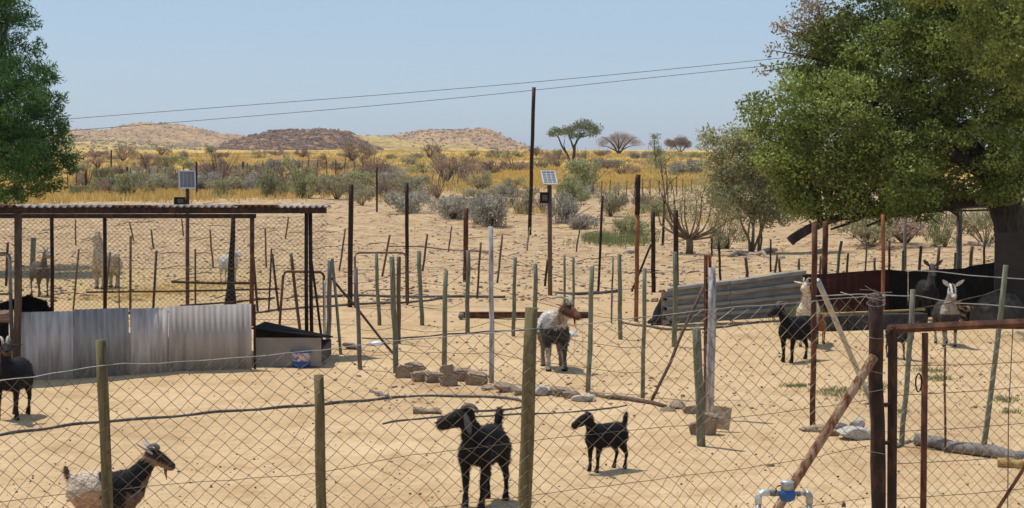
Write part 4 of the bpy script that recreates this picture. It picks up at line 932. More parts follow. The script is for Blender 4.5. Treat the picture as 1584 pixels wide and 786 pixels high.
# --- solar panels
def solar(bx, by, tx, ty, w, pc, pw, ph, box, m, label, tilt, grid):
    B = G(bx, by); t = thing('solar_panel', B, label, 'solar panel'); q_ = lambda x, y, dy=0: at(x, y, B.y + dy) - B; k = B.y / FPX
    mb = MB(); mb.tube([(0, 0, -.1), q_((bx + tx) / 2, (by + ty) / 2), q_(tx, ty)], w / 2 * k, 8); mb.build('post', m, t)
    c = q_(*pc); rot = Matrix.Rotation(R(tilt[1]), 3, 'Z') @ Matrix.Rotation(R(-tilt[0]), 3, 'X')
    W_, H_ = pw * k, ph * k / abs(math.cos(R(90 - tilt[0] - 3)) if False else math.sin(R(90 - tilt[0])))
    def rb(x, z, dx, dz, th, off, mt, nm):
        mb = MB(); mb.box(c + rot @ Vector((x, off, z)), (dx, th, dz), rot); return mb.build(nm, mt, t, smooth=False)
    rb(0, 0, W_ * .94, H_ * .94, .02, 0, panel_glass, 'glass')
    fw = .045 * W_ + .012
    mb = MB()
    for (x, z, dx, dz) in ((-W_ / 2, 0, fw, H_), (W_ / 2, 0, fw, H_), (0, H_ / 2, W_ + fw, fw), (0, -H_ / 2, W_ + fw, fw)): mb.box(c + rot @ Vector((x, -.006, z)), (dx, .035, dz), rot)
    mb.build('frame', alu, t, smooth=False)
    mb = MB()
    for i in range(1, grid[0]): mb.box(c + rot @ Vector((-W_ / 2 + W_ * i / grid[0], -.013, 0)), (.006 * grid[2], .004, H_ * .9), rot)
    for i in range(1, grid[1]): mb.box(c + rot @ Vector((0, -.0135, -H_ / 2 + H_ * i / grid[1])), (W_ * .9, .004, .006 * grid[2]), rot)
    mb.build('grid_line', alu, t, smooth=False)
    mb = MB(); mb.box(q_(box[0], box[1], -.12), (box[2] * k, .14, box[3] * k)); bo = mb.build('control_box', black_paint, t, smooth=False)
    mb = MB(); mb.box(q_(box[0] + 1, box[1], -.2), (box[2] * k * .55, .02, box[3] * k * .5)); mb.build('window', grey_panel, bo, smooth=False)
    mb = MB(); mb.tube([q_(box[0] + box[2] / 2, box[1]), q_(tx, box[1])], .02, 6); mb.build('bracket', rust_dark, t)
solar(290, 474, 290, 288, 6, (289.5, 278), 24, 26, (278, 311, 16, 12), rust, 'left solar panel, dark in a white frame on a rusty post behind the shed roof', (12, 14), (4, 1, .8))
solar(851, 457, 850, 284, 7, (849.5, 275.5), 21, 19, (842, 306, 14, 17), brown_wood, 'small gridded solar panel with black box on a brown wooden post, right one', (48, 10), (3, 5, 2.0))

# --- power lines on two poles outside the picture
Y = 75
for k, (pts_, lb) in enumerate([([(-300, 216), (105, 184), (640, 143), (822, 128), (1180, 93), (1800, 28)], 'upper'), ([(-300, 232), (130, 201), (640, 159), (822, 140), (1170, 103), (1800, 44)], 'lower')]):
    xs = np.linspace(-300, 1800, 40); ys = np.interp(xs, [p_[0] for p_ in pts_], [p_[1] for p_ in pts_]); ys = np.convolve(np.pad(ys, 3, mode='edge'), np.ones(7) / 7, 'valid'); ys[:3] = np.interp(xs[:3], [-300, 105], [pts_[0][1], pts_[1][1]])
    A = at(xs[0], ys[0], Y); mb = MB(); mb.tube([at(x, y, Y) - A for x, y in zip(xs, ys)], .011, 5); o = mb.build('power_line', hose_mat); o.location = A
    tag(o, lb + ' of the two thin power lines crossing the sky', 'power line')
for (px, tx, lb) in ((-300, -300, 'wooden power pole left of the view holding both lines'), (1800, 1800, 'wooden power pole right of the view holding both lines')):
    ty = 205 if px < 0 else 15
    B = G(px, 336); pole_between('utility_pole', gnd(at(px, 300, Y + .15).x, Y + .15), at(tx, ty, Y + .15), 8, 7, brown_wood, lb, 'pole')

# --- right shelter under the tree
t = thing('pole_roof', gnd(at(1484, 400, 39).x, 39), 'flat roof of rough poles and branches on posts beside the shade tree trunk', 'shelter')
f = lambda x, y, dd=0: at(x, y, 39 + dd) - t.location
for (a, b, w) in (((1425, 319), (1560, 318), 6), ((1400, 313), (1570, 310), 4), ((1350, 322), (1440, 318), 5), ((1440, 325), (1550, 324), 3)):
    for dd in (0,): mb = MB(); mb.tube([f(*a), f((a[0] + b[0]) / 2, (a[1] + b[1]) / 2 + 1.5), f(*b)], w / 2 * 39 / FPX, 7); mb.build('pole', pale_wood if w > 4 else brown_wood, t)
for i in range(9):
    x = 1420 + i * 18; mb = MB(); mb.tube([f(x, 314, -.5), f(x + 6, 313, 3)], .03, 6); mb.build('branch', brown_wood, t)
for (x, y, yb, w, m, dd) in ((1484, 322, 440, 9, grey_wood, 0), (1400, 318, 440, 6, grey_wood, 3)):
    mb = MB(); B = f(x, 400, dd); B.z = TZ(t.location.x + B.x, 39 + dd) - t.location.z - .1; mb.tube([B, f(x, y, dd)], w / 2 * 39 / FPX, 8); mb.build('post', m, t)
single('rusty_post', 1275, 486, 1277, 342, 9, rust, 'thick rusty post just right of the tall thin rusty post, holding up the low limb'); single('rusty_post', 1366, 492, 1366, 332, 6, rust_orange, 'slim orange rusty post in front of the maroon wall')
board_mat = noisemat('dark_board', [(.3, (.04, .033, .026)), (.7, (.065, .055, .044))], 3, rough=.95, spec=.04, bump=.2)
def flat_wall(name, label, pts, base_pts, mats, cat='wall', th=.03):
    """pts: top pixels along wall; base_pts: base pixels; each bay one sheet"""
    B0 = G(*base_pts[0]); t = thing(name, B0, label, cat)
    for i in range(len(pts) - 1):
        a = G(*base_pts[i]); b = G(*base_pts[i + 1]); ta = at(*pts[i], a.y); tb_ = at(*pts[i + 1], b.y); off = .015 * (i % 2)
        d = (b - a); nrm = Vector((-d.y, d.x, 0)).normalized()
        P4 = [a, b, tb_, ta]; n = 10; mb = MB(); vs = []
        for s_ in range(n + 1):
            u = s_ / n; zig = .012 * (s_ % 2) + off
            lo = a.lerp(b, u) + nrm * zig - B0; hi = ta.lerp(tb_, u) + nrm * zig - B0; lo.z -= .05
            vs += [lo, hi, lo + nrm * th * .3, hi + nrm * th * .3]
        fs = []
        for s_ in range(n):
            o_ = s_ * 4; e = o_ + 4; fs += [(o_, e, e + 1, o_ + 1), (o_ + 2, o_ + 3, e + 3, e + 2), (o_ + 1, e + 1, e + 3, o_ + 3), (o_, o_ + 2, e + 2, e)]
        fs += [(0, 1, 3, 2), (n * 4, n * 4 + 2, n * 4 + 3, n * 4 + 1)]
        mb.add(vs, fs); mb.build('sheet', mats[i], t, smooth=False)
    return t
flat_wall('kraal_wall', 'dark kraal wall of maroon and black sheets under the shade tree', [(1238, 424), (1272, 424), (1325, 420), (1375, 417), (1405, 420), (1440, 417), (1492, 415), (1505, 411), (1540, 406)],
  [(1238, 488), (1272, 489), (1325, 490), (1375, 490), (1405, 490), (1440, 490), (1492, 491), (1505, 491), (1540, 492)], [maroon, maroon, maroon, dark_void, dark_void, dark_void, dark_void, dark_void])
# grey panel at right edge
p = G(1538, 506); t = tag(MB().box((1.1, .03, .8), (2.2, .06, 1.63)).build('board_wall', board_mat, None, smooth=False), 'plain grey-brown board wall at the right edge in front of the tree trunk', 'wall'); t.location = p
# ribbed pale sheet wall
RA = G(1026, 505); RB = G(1240, 491); t = thing('ribbed_iron_wall', RA, 'pale grey wall of wide ribbed iron sheets lying on their side left of the maroon wall', 'wall')
d = RB - RA; dd_ = d.normalized(); nrm = Vector((dd_.y, -dd_.x, 0)).normalized()
hl = at(1022, 448, RA.y).z - RA.z; hr_ = at(1240, 420, RB.y).z - RB.z
prof = []
nr = 4; off_ = [0, 0, .10, .10]; zf = [0, .50, .62, .93]
for r_ in range(nr):
    for z_, o_ in zip(zf, off_): prof.append(((r_ + z_) / nr, o_))
prof.append((1.0, 0))
for si, (u0, u1) in enumerate(((0, .45), (.44, 1.0))):
    mb = MB(); cols_ = 9; vs = []
    for i in range(cols_):
        u = u0 + (u1 - u0) * i / (cols_ - 1); h = hl + (hr_ - hl) * u; sag = .008 * math.sin(u * 9)
        for (z_, o_) in prof:
            p_ = d * u + Vector((0, 0, z_ * h + sag * z_ + .03)) + nrm * (o_ + .012 * si) ; vs.append(p_)
        for (z_, o_) in prof: vs.append(d * u + Vector((0, 0, z_ * h + sag * z_ + .03)) + nrm * (o_ + .012 * si - .006))
    m_ = len(prof); fs = []
    for i in range(cols_ - 1):
        for j in range(m_ - 1):
            a = i * 2 * m_ + j; b = (i + 1) * 2 * m_ + j; fs.append((a, b, b + 1, a + 1)); fs.append((a + m_, a + m_ + 1, b + m_ + 1, b + m_))
        a = i * 2 * m_ + m_ - 1; b = (i + 1) * 2 * m_ + m_ - 1; fs.append((a, b, b + m_, a + m_)); a = i * 2 * m_; b = (i + 1) * 2 * m_; fs.append((a, a + m_, b + m_, b))
    for i in (0, cols_ - 1):
        for j in range(m_ - 1): a = i * 2 * m_ + j; fs.append((a, a + 1, a + m_ + 1, a + m_))
    mb.add(vs, fs); mb.build('iron_sheet', zinc_light, t, smooth=False)
for u in (.02, .5, .97): mb = MB(); c = d * u - nrm * .08; mb.tube([c - Vector((0, 0, .1)), c + Vector((0, 0, (hl + (hr_ - hl) * u) * .98))], .035, 7); mb.build('post', brown_wood, t)
# black cloth heap on the left end
p = G(1024, 502); mb = MB(); k = p.y / FPX
mb.tube([(0, 0, -.02), (0, 0, .08), (-.01, 0, .22), (.02, 0, .36), (.04, 0, .50), (.03, 0, .58)], [.20, .19, .14, .09, .05, .02], 9, flat=.8)
for _ in range(5): a = random.uniform(0, 6.28); mb.tube([(math.cos(a) * .1, math.sin(a) * .1, .1), (math.cos(a) * .26, math.sin(a) * .2, .03)], [.07, .02], 6)
o = mb.build('black_cloth', black_paint); o.location = p; tag(o, 'black crumpled cloth hanging at the left end of the pale ribbed wall', 'cloth')
# trough, planks
trough_mat = noisemat('dirty_dark_rubber', [(.3, (.02, .019, .019)), (.55, (.05, .046, .042)), (.8, (.13, .10, .075))], 7, rough=.85, bump=.6)
p0 = G(1270, 512); p1 = G(1430, 506); t = thing('feeding_trough', p0, 'long dark feeding trough with a tan pole along its rim behind the brown kid', 'trough')
d = p1 - p0
mb = MB()
for i in range(9):
    u = (i + .5) / 9; mb.box(d * u + Vector((0, random.uniform(-.01, .01), .115 + random.uniform(-.006, .006))), (d.length / 9 - .006, .30 + random.uniform(-.01, .01), .27 + random.uniform(-.015, .015)), Matrix.Rotation(math.atan2(d.y, d.x) + random.uniform(-.02, .02), 3, 'Z'))
mb.build('trough_body', trough_mat, t, smooth=False); mb = MB(); mb.tube([Vector((0, 0, .285)), d * .5 + Vector((0, 0, .29)), d + Vector((0, 0, .30))], .022, 6); mb.build('rim_pole', yellow_log, t)
for i, (x, y, x2, y2) in enumerate([(1352, 491, 1425, 486), (1358, 486, 1430, 479), (1350, 482, 1410, 478), (1365, 476, 1400, 470), (1360, 479, 1420, 474)]):
    Y = 35.2; a = at(x, y, Y); b = at(x2, y2, Y); o = pole_between('plank', a, b, 4, 4, pale_wood, ('lowest', 'second lowest', 'middle', 'topmost', 'second topmost')[i] + ' pale plank in the stack behind the trough', 'plank', 'planks stacked behind the trough', n=5)
mb = MB()
bm_ = bmesh.new(); bmesh.ops.create_icosphere(bm_, subdivisions=4, radius=1)
for v in bm_.verts:
    n_ = mnoise.fractal(v.co * 1.3 + Vector((4, 2, 1)), 1, 2, 4); v.co *= 1 + n_ * .09; v.co.z = max(v.co.z, -.1)
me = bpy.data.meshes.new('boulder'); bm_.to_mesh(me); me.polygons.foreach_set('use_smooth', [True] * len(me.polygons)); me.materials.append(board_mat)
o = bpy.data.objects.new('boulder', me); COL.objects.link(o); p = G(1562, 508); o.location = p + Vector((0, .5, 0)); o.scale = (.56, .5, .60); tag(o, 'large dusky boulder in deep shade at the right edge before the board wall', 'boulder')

# --- water meter
MY = 11.0; c = at(1215, 766, MY); base = gnd(c.x, MY); t = thing('water_meter', base, 'blue water meter with grey cap on bent grey pipes at the bottom edge', 'water meter')
f = lambda x, y, dy=0: at(x, y, MY + dy) - base; k = MY / FPX
gz = lambda x: Vector((f(x, 760).x, 0, -.1))
def part(nm, pts, r, m, n=14): mb = MB(); mb.tube(pts, r, n); return mb.build(nm, m, t)
part('riser_pipe', [gz(1173), f(1173, 776)], 4.6 * k, galv); part('riser_pipe', [gz(1252), f(1252, 776)], 4.6 * k, galv)
part('elbow', [f(1173, 779), f(1173, 768), f(1175.5, 763.5), f(1181, 762), f(1191, 762)], [5.8 * k, 5.8 * k, 5.8 * k, 5.6 * k, 5.4 * k], alu)
part('elbow', [f(1252, 779), f(1252, 768), f(1250, 764.5), f(1246, 763)], [5.8 * k] * 4, galv)
part('pipe', [f(1189, 762), f(1206, 764)], 4 * k, grey_wood); part('coupling', [f(1192, 762.5), f(1200, 763)], 5.6 * k, hoof_mat, 6); part('pipe', [f(1224, 764), f(1248, 763)], 3.6 * k, galv); part('coupling', [f(1232, 764), f(1238, 763.6)], 4.6 * k, hoof_mat, 6)
part('meter_body', [f(1206, 765), f(1208, 765), f(1213, 766), f(1221, 766), f(1228, 765), f(1230, 765)], [4.5 * k, 8.5 * k, 11 * k, 11 * k, 8.5 * k, 5 * k], blue_mat, 18)
part('register', [f(1217, 758), f(1217.5, 744.5)], [9.5 * k, 9.8 * k], galv, 20); part('register_rim', [f(1217.3, 747), f(1217.5, 744)], [10.3 * k, 10.3 * k], alu, 20)
part('lid_lever', [f(1203, 763), f(1200, 756), f(1203, 752), f(1208, 751)], 1.1 * k, black_paint, 6)

# --- bucket
p = G(466, 568); mb = MB(); k = p.y / FPX
t = thing('bucket', p, 'blue and white plastic bucket standing against the kennel', 'bucket')
mb.tube([(0, 0, 0), (0, 0, .03), (0, 0, .09)], [13.0 * k, 13.6 * k, 14.4 * k], 22); mb.build('base', blue_mat, t)
mb = MB(); mb.tube([(0, 0, .09), (0, 0, .2), (0, 0, 25 * k)], [14.3 * k, 15.6 * k, 16.4 * k], 22)
bucket_mat = noisemat('printed_bucket', [(.38, (.03, .12, .4)), (.46, (.5, .5, .55)), (.54, (.6, .55, .55)), (.62, (.5, .06, .05)), (.68, (.05, .18, .5))], 9, bump=0, rough=.4)
mb.build('body', bucket_mat, t); mb = MB(); mb.tube([(0, 0, 25 * k - .015), (0, 0, 25 * k)], [16.8 * k, 16.8 * k], 22); mb.build('rim', blue_mat, t)

# --- hoses and pipes on the sand
def hose(pix, r, m, label, cat='pipe', name='hose', lift=0.0):
    g = [G(x, y) for x, y in pix]; pts = []
    for i in range(len(g) - 1):
        p0_, p1_, p2_, p3_ = g[max(i - 1, 0)], g[i], g[i + 1], g[min(i + 2, len(g) - 1)]
        for s_ in range(8):
            u = s_ / 8; v = .5 * ((2 * p1_) + (p2_ - p0_) * u + (2 * p0_ - 5 * p1_ + 4 * p2_ - p3_) * u * u + (3 * p1_ - p0_ - 3 * p2_ + p3_) * u ** 3)
            pts.append(Vector((v.x, v.y, TZ(v.x, v.y) + r * .9 + lift)))
    pts.append(g[-1] + Vector((0, 0, r * .9 + lift))); o_ = pts[0].copy(); mb = MB(); mb.tube([q_ - o_ for q_ in pts], r, 8); o = mb.build(name, m); o.location = o_; return tag(o, label, cat)
hose([(-60, 684), (0, 675), (80, 664), (157, 655), (240, 648), (320, 640), (420, 633), (494, 628), (600, 617), (660, 614), (740, 615), (790, 618), (815, 625)], .016, hose_mat, 'long dark irrigation pipe curving across the sand from the left edge to the middle pole')
hose([(592, 657), (640, 650), (700, 645), (767, 644), (830, 641), (900, 637), (930, 634), (970, 628)], .010, hose_mat, 'thin grey hose on the sand behind the centre black goat')
hose([(724, 638), (770, 636), (815, 629)], .013, hose_mat, 'short dark pipe end lying left of the tallest olive pole')
hose([(480, 462), (560, 459), (650, 461), (720, 460), (782, 461)], .028, hose_mat, 'dark pipe lying along the foot of the bank behind the tubular gate')
hose([(500, 476), (580, 470), (640, 468), (690, 462)], .02, hose_mat, 'thin dark pipe running under the pale tubular gate')
hose([(385, 486), (440, 480), (520, 474), (545, 472)], .02, hose_mat, 'thin dark pipe between the shed and the tall rusty post')
hose([(860, 455), (900, 456), (960, 452)], .03, hose_mat, 'dark pipe piece right of the right solar panel post')
hose([(962, 500), (1000, 506), (1040, 511), (1110, 508), (1170, 500), (1240, 496)], .02, hose_mat, 'dark hose in front of the pale ribbed wall')
hose([(560, 524), (620, 524), (680, 519), (740, 515), (800, 512), (880, 516)], .012, hose_mat, 'tangled line of wire lying across the inner pen', 'wire', 'loose_wire')
hose([(600, 382), (690, 387), (760, 391)], .02, brown_wood, 'thin dry stick line on the bank left of the lone rusty post', 'stick', 'stick')

# --- rocks
def rock_mesh(seed, subdiv=3, cut=.6):
    bm_ = bmesh.new(); bmesh.ops.create_icosphere(bm_, subdivisions=subdiv, radius=1); rn = random.Random(seed)
    planes = [(Vector((rn.uniform(-1, 1), rn.uniform(-1, 1), rn.uniform(-1, 1))).normalized(), rn.uniform(.55, .85)) for _ in range(9)]
    for v in bm_.verts:
        for n_, d_ in planes:
            e = v.co.dot(n_) - d_
            if e > 0: v.co -= n_ * e
        v.co += v.co.normalized() * mnoise.fractal(v.co * 2 + Vector((seed, 0, 0)), 1, 2, 4) * .05
    me = bpy.data.meshes.new('rock'); bm_.to_mesh(me); bm_.free(); me.materials.append(rock_mat); return me
RM = [rock_mesh(i) for i in range(6)]; RMW = []
for m_ in RM[:3]: c_ = m_.copy(); c_.materials.clear(); c_.materials.append(white_rock); RMW.append(c_)
def block_mesh(seed):
    bm_ = bmesh.new(); bmesh.ops.create_cube(bm_, size=1.75); bmesh.ops.bevel(bm_, geom=list(bm_.edges), offset=.22, segments=2, affect='EDGES'); bmesh.ops.subdivide_edges(bm_, edges=list(bm_.edges), cuts=2, use_grid_fill=True)
    for v in bm_.verts: v.co += v.co.normalized() * (mnoise.fractal(v.co * 1.6 + Vector((seed * 3.1, 0, 0)), 1, 2, 4) * .16); v.co.x *= 1 + .12 * v.co.z * math.sin(seed)
    me = bpy.data.meshes.new('block'); bm_.to_mesh(me); bm_.free(); me.materials.append(rock_mat); return me
RM += [block_mesh(i) for i in range(4)]
def rock(px, py, w, h, label, white=False, name='rock', group=None, i=None, dz=0):
    p = G(px, py); k = p.y / FPX; me = random.choice(RMW if white else RM) if i is None else RM[i]
    o = bpy.data.objects.new(name, me); COL.objects.link(o); o.scale = (w * k * .60, w * k * .45, h * k * .62); o.location = p + Vector((0, w * k * .2, h * k * .38 + dz)); o.rotation_euler = (random.uniform(-.2, .2), random.uniform(-.2, .2), random.uniform(-.4, .4)); return tag(o, label, 'rock', group)
g_ = 'brown building stones lying in a row'; g_i = 0
for q in [(626, 585, 22, 18, 'reddish block, leftmost in the row of stones'), (641, 580, 24, 16, 'brown stone on top behind the leftmost block'), (652, 590, 26, 14, 'tan block second from the left in the row'), (672, 591, 26, 13, 'tan flat block in front of the green pole'),
          (692, 582, 17, 16, 'dark grey upright stone behind the row at the green pole'), (694, 597, 23, 15, 'pinkish block below the dark grey stone'), (716, 590, 22, 18, 'large tan block right of the dark grey stone'), (738, 596, 28, 18, 'brown block at the right end of the row')]: rock(q[0], q[1], q[2] * 1.12, q[3] * 1.15, q[4], group=g_, i=6 + g_i % 4); g_i += 1
g_ = 'pale rocks along the pen edge'
for q in [(760, 603, 30, 7, 'thin flat pale stone right of the block row'), (788, 606, 44, 13, 'long greenish grey stone just left of the tallest olive pole'), (806, 612, 20, 8, 'small stone touching the tallest olive pole'),
          (833, 612, 26, 18, 'rounded pale stone just right of the tallest olive pole', True), (850, 610, 24, 12, 'pale stone second right of the tallest olive pole', True), (868, 612, 30, 12, 'brown stone behind the small kid, left of the white ones'), (884, 616, 24, 10, 'pinkish flat stone between brown and white stones'),
          (903, 621, 34, 12, 'clean white oblong stone at the left end of the brown log', True), (1034, 637, 24, 7, 'flat reddish stone at the right end of the brown log'), (1050, 632, 26, 12, 'orange stone by the corner posts'), (1068, 640, 20, 12, 'brown stone left of the thick short pole'), (1096, 672, 26, 34, 'grey upright rock behind the thick short pole'), (1076, 672, 16, 20, 'small brown rock at the foot of the thick short pole')]: rock(q[0], q[1], q[2], q[3], q[4], len(q) > 5, group=g_)
for q in [(1262, 668, 40, 9, 'flat brown stone at the foot of the tall rusty post'), (1285, 674, 34, 12, 'brown rock left in the pile of white stones'), (1318, 680, 52, 22, 'biggest white stone of the pile left of the gate post', True), (1325, 664, 24, 18, 'bright white stone on top of the pile', True), (1345, 676, 26, 14, 'white stone of the pile nearest the gate post', True), (1300, 664, 26, 10, 'pale flat stone at the back of the pile', True)]: rock(q[0], q[1], q[2], q[3], q[4], len(q) > 5, group='stones in the pile by the gate post')
for q in [(650, 640, 22, 8, 'flat grey stone left of the black goat head, front'), (672, 640, 24, 10, 'tan stone left of the black goat head, right one'), (546, 540, 30, 9, 'dark lump behind the pole row right of the kennel'), (1270, 183 + 209, 20, 9, 'stone by the limb on the bank'), (975, 392, 12, 8, 'pale stone on the bank left of the bare shrub', True), (6, 500, 24, 26, 'reddish block at the far left edge above the dark box')]:
    rock(q[0], q[1], q[2], q[3], q[4], len(q) > 5)
# pieces of timber on the ground
def log(ax, ay, bx, by, w, m, label, name='log', w1=None, wob=.02, lift=.5):
    A = G(ax, ay); B = G(bx, by); r = w / 2 * A.y / FPX; A = A + Vector((0, 0, r * lift)); B = B + Vector((0, 0, r * lift)); return pole_between(name, A, B, w, w1 or w, m, label, 'log', wob=wob)
log(915, 612, 1030, 631, 8, brown_wood, 'thin brown log running right from the white oblong stone', w1=6)
log(1418, 688, 1600, 716, 20, grey_wood, 'long grey log lying behind the steel gate', wob=.03, lift=.8); log(1543, 722, 1640, 730, 17, yellow_log, 'yellow cut log end in front of the grey log', lift=.8)
log(1385, 694, 1420, 682, 6, grey_wood, 'short dark stick at the left end of the grey log')
log(1128, 398, 1200, 388, 7, pale_wood, 'pale dead log on the bank left of the low limb', wob=.1); log(1160, 394, 1212, 400, 6, pale_wood, 'second pale dead branch on the bank', wob=.1)
log(1500, 379, 1560, 386, 8, pale_wood, 'pale log lying on the bank under the pole roof'); log(573, 607, 600, 614, 6, grey_wood, 'small grey stick on the sand right of the second olive pole', 'stick')
p0 = G(716, 494); p1 = G(905, 490); d = p1 - p0; t = thing('metal_channel', p0, 'long rusty channel beam lying across the pen behind the grey billy goat', 'beam')
mb = MB(); mb.box(d / 2 + Vector((0, 0, .10)), (d.length, .14, .02)); mb.box(d / 2 + Vector((0, -.06, .05)), (d.length, .02, .09)); mb.box(d / 2 + Vector((0, .06, .05)), (d.length, .02, .09)); mb.build('channel', rust, t, smooth=False)
mb = MB(); mb.tube([(-.03, -.08, .06), (-.03, .1, .06)], .055, 10); mb.build('end_roller', grey_wood, t)
# tile and litter
p = G(1114, 668); mb = MB(); mb.box((0, 0, 0), (.22, .04, .24)); o = mb.build('tile', rock_mat, None, smooth=False); o.location = p + Vector((0, 0, .15)); o.rotation_euler = (R(-14), R(6), R(-12)); tag(o, 'pinkish square tile leaning beside the corner posts', 'tile')
def litter(px, py, w, h, m, label, cat, name):
    p = G(px, py); k = p.y / FPX; mb = MB(); n = 14; vs = []
    for j in range(3):
        for i in range(n): a = 6.283 * i / n; rr = (1.0, .8, .3)[j] * random.uniform(.8, 1.1); vs.append((math.cos(a) * w * k * .5 * rr, math.sin(a) * w * k * .4 * rr, (0, .6, 1)[j] * h * k * random.uniform(.8, 1.2)))
    fs = [(j * n + i, j * n + (i + 1) % n, (j + 1) * n + (i + 1) % n, (j + 1) * n + i) for j in range(2) for i in range(n)] + [tuple(2 * n + i for i in range(n)), tuple(range(n))[::-1]]
    mb.add(vs, fs); o = mb.build(name, m); o.location = p; return tag(o, label, cat)
litter(584, 534, 34, 6, plastic_white, 'white crumpled plastic sheet behind the pole row', 'plastic', 'plastic_sheet'); litter(884, 521, 24, 8, plastic_white, 'white plastic scrap beside the grey billy goat', 'plastic', 'plastic_scrap')
litter(876, 521, 18, 5, black_paint, 'black scrap against the white plastic by the billy goat', 'plastic', 'plastic_scrap'); litter(1110, 438, 8, 4, plastic_white, 'tiny white scrap by the corner post', 'plastic', 'plastic_scrap'); litter(530, 388, 8, 8, plastic_white, 'small white scrap on the bank behind the tall rusty post', 'plastic', 'plastic_scrap')
litter(1193, 722, 14, 4, leaf_pink, 'pinkish scrap on the sand above the left meter pipe', 'litter', 'paper_scrap'); litter(1305, 784, 8, 7, brown_wood, 'small brown lump on the sand right of the water meter', 'litter', 'dirt_clod')
p = G(-20, 536); mb = MB(); mb.box((0, 0, .17), (.55, .5, .36)); o = mb.build('crate', dark_void, None, smooth=False); o.location = p; tag(o, 'dark box at the far left edge behind the left black goat', 'box')

# --- loose stones and droppings as stuff
def pebbles(name, n, fx, fy, smin, smax, mat, label, flat=.6):
    px = rng.uniform(*fx, n); lo, hi = fy; ty = rng.uniform(0, 1, n); Yd = 1 / (1 / lo + (1 / hi - 1 / lo) * ty); X = (px - 792) / FPX * Yd
    base = np.array([[1, 0, 0], [0, 1, 0], [-1, 0, 0], [0, -1, 0], [0, 0, 1], [0, 0, -1]], float)
    F0 = np.array([[0, 1, 4], [1, 2, 4], [2, 3, 4], [3, 0, 4], [1, 0, 5], [2, 1, 5], [3, 2, 5], [0, 3, 5]])
    s = smin * (smax / smin) ** (rng.uniform(0, 1, n) ** 2.2); V = base[None] * rng.uniform(.6, 1.2, (n, 6, 1)) * s[:, None, None]; V[:, :, 2] *= flat
    a = rng.uniform(0, 6.28, n); c_, s_ = np.cos(a), np.sin(a); x = V[:, :, 0] * c_[:, None] - V[:, :, 1] * s_[:, None]; y = V[:, :, 0] * s_[:, None] + V[:, :, 1] * c_[:, None]
    V = np.stack([x + X[:, None], y + Yd[:, None], V[:, :, 2] + terrain(X, Yd)[:, None] + s[:, None] * flat * .35], 2)
    F = (F0[None] + (np.arange(n) * 6)[:, None, None]).reshape(-1, 3); tag(np_mesh(name, V.reshape(-1, 3), F, mat), label, 'stones', kind='stuff')
pebbles('pebbles', 14000, (-60, 1640), (38, 110), .012, .07, rock_mat, 'loose stones strewn over the bare bank')
pebbles('pale_pebbles', 4000, (-60, 1640), (42, 110), .012, .07, white_rock, 'pale stones strewn over the bare bank')
pebbles('droppings', 2600, (-60, 1640), (13, 42), .006, .018, brown_wood, 'goat droppings scattered on the sand of the yard', .8)
pebbles('clods', 1500, (460, 1640), (22, 40), .012, .04, rock_mat, 'small clods in the trampled inner pen')
def straw(n, label):
    Yd = 1 / rng.uniform(1 / 44, 1 / 13.5, n); X = (rng.uniform(-60, 1640, n) - 792) / FPX * Yd
    P = np.stack([X, Yd, terrain(X, Yd) + .008], 1); V, F = leaf_geo(P, .07, .07); V = V.reshape(n, 4, 3); V[:, :, 2] = P[:, None, 2] + (V[:, :, 2] - P[:, None, 2]) * .12 + .003
    tag(np_mesh('straw_bits', V.reshape(-1, 3), F, [leaf_gold], tint=rng.uniform(0, .5, n)), label, 'straw', kind='stuff')
straw(2600, 'bits of dry straw lying on the sand of the yard')
mb = MB()
for _ in range(260):
    Yd = random.uniform(38, 95); X = random.uniform(-.28, .28) * Yd; L = random.uniform(.15, .9); a = random.uniform(-.6, .6); p = gnd(X, Yd, .03)
    q_ = gnd(X + math.cos(a) * L, Yd + math.sin(a) * L, random.uniform(.02, .1)); mb.tube([p, p.lerp(q_, .5) + Vector((0, 0, .04)), q_], [.012, .01, .006], 4)
tag(mb.build('twigs', brown_wood), 'dry twigs littering the bare bank', 'twigs', kind='stuff')
def ring_region(cx, cy, rx, ry):
    def f_(n):
        px = cx + rng.normal(0, 1, n) * rx * .5; py = cy + rng.normal(0, 1, n) * ry * .5; Y = 8868.0 / np.maximum(py - HOR, 8)
        for _ in range(12): X = (px - 792) / FPX * Y; Y = .5 * Y + .5 * (CH - terrain(X, Y)) * FPX / np.maximum(py - HOR, 8)
        return np.stack([X, Y, terrain(X, Y)], 1)
    return f_
mb = None
def weeds(spots, label, mat_, hm, name='weeds'):
    P = np.concatenate([ring_region(*s_[:4])(s_[4]) for s_ in spots]); grass(name, lambda n: P, 0, mat_, label, hm * .4, hm, .012, 7, .03)
weeds([(1235, 599, 26, 3, 70), (1300, 608, 40, 7, 160), (1360, 600, 40, 8, 130), (1440, 575, 30, 4, 70), (1450, 588, 30, 5, 80), (1560, 620, 26, 5, 60), (1570, 640, 20, 3, 30), (1400, 640, 12, 3, 30)], 'small green weeds sprouting in the sand near the gate', leaf_fresh, .05)
weeds([(1250, 500, 60, 3, 60), (960, 375, 60, 9, 260), (930, 372, 26, 6, 120)], 'fresh green grass on the bank left of the bare shrub', leaf_fresh, .42, 'green_grass')
weeds([(250, 452, 110, 10, 700), (330, 440, 90, 8, 500), (180, 462, 80, 6, 300)], 'short straw-coloured grass in the alpaca pen', leaf_gold, .06, 'straw')
# dry grass tussocks at the top of the bank
weeds([(x, y, 40, 5, 60) for x, y in ((600, 310), (680, 318), (1000, 330), (1100, 345), (1200, 330), (760, 320), (830, 330), (1300, 350), (1500, 350))], 'dry golden tussocks along the top of the bank', leaf_gold, .45, 'dry_tussocks')

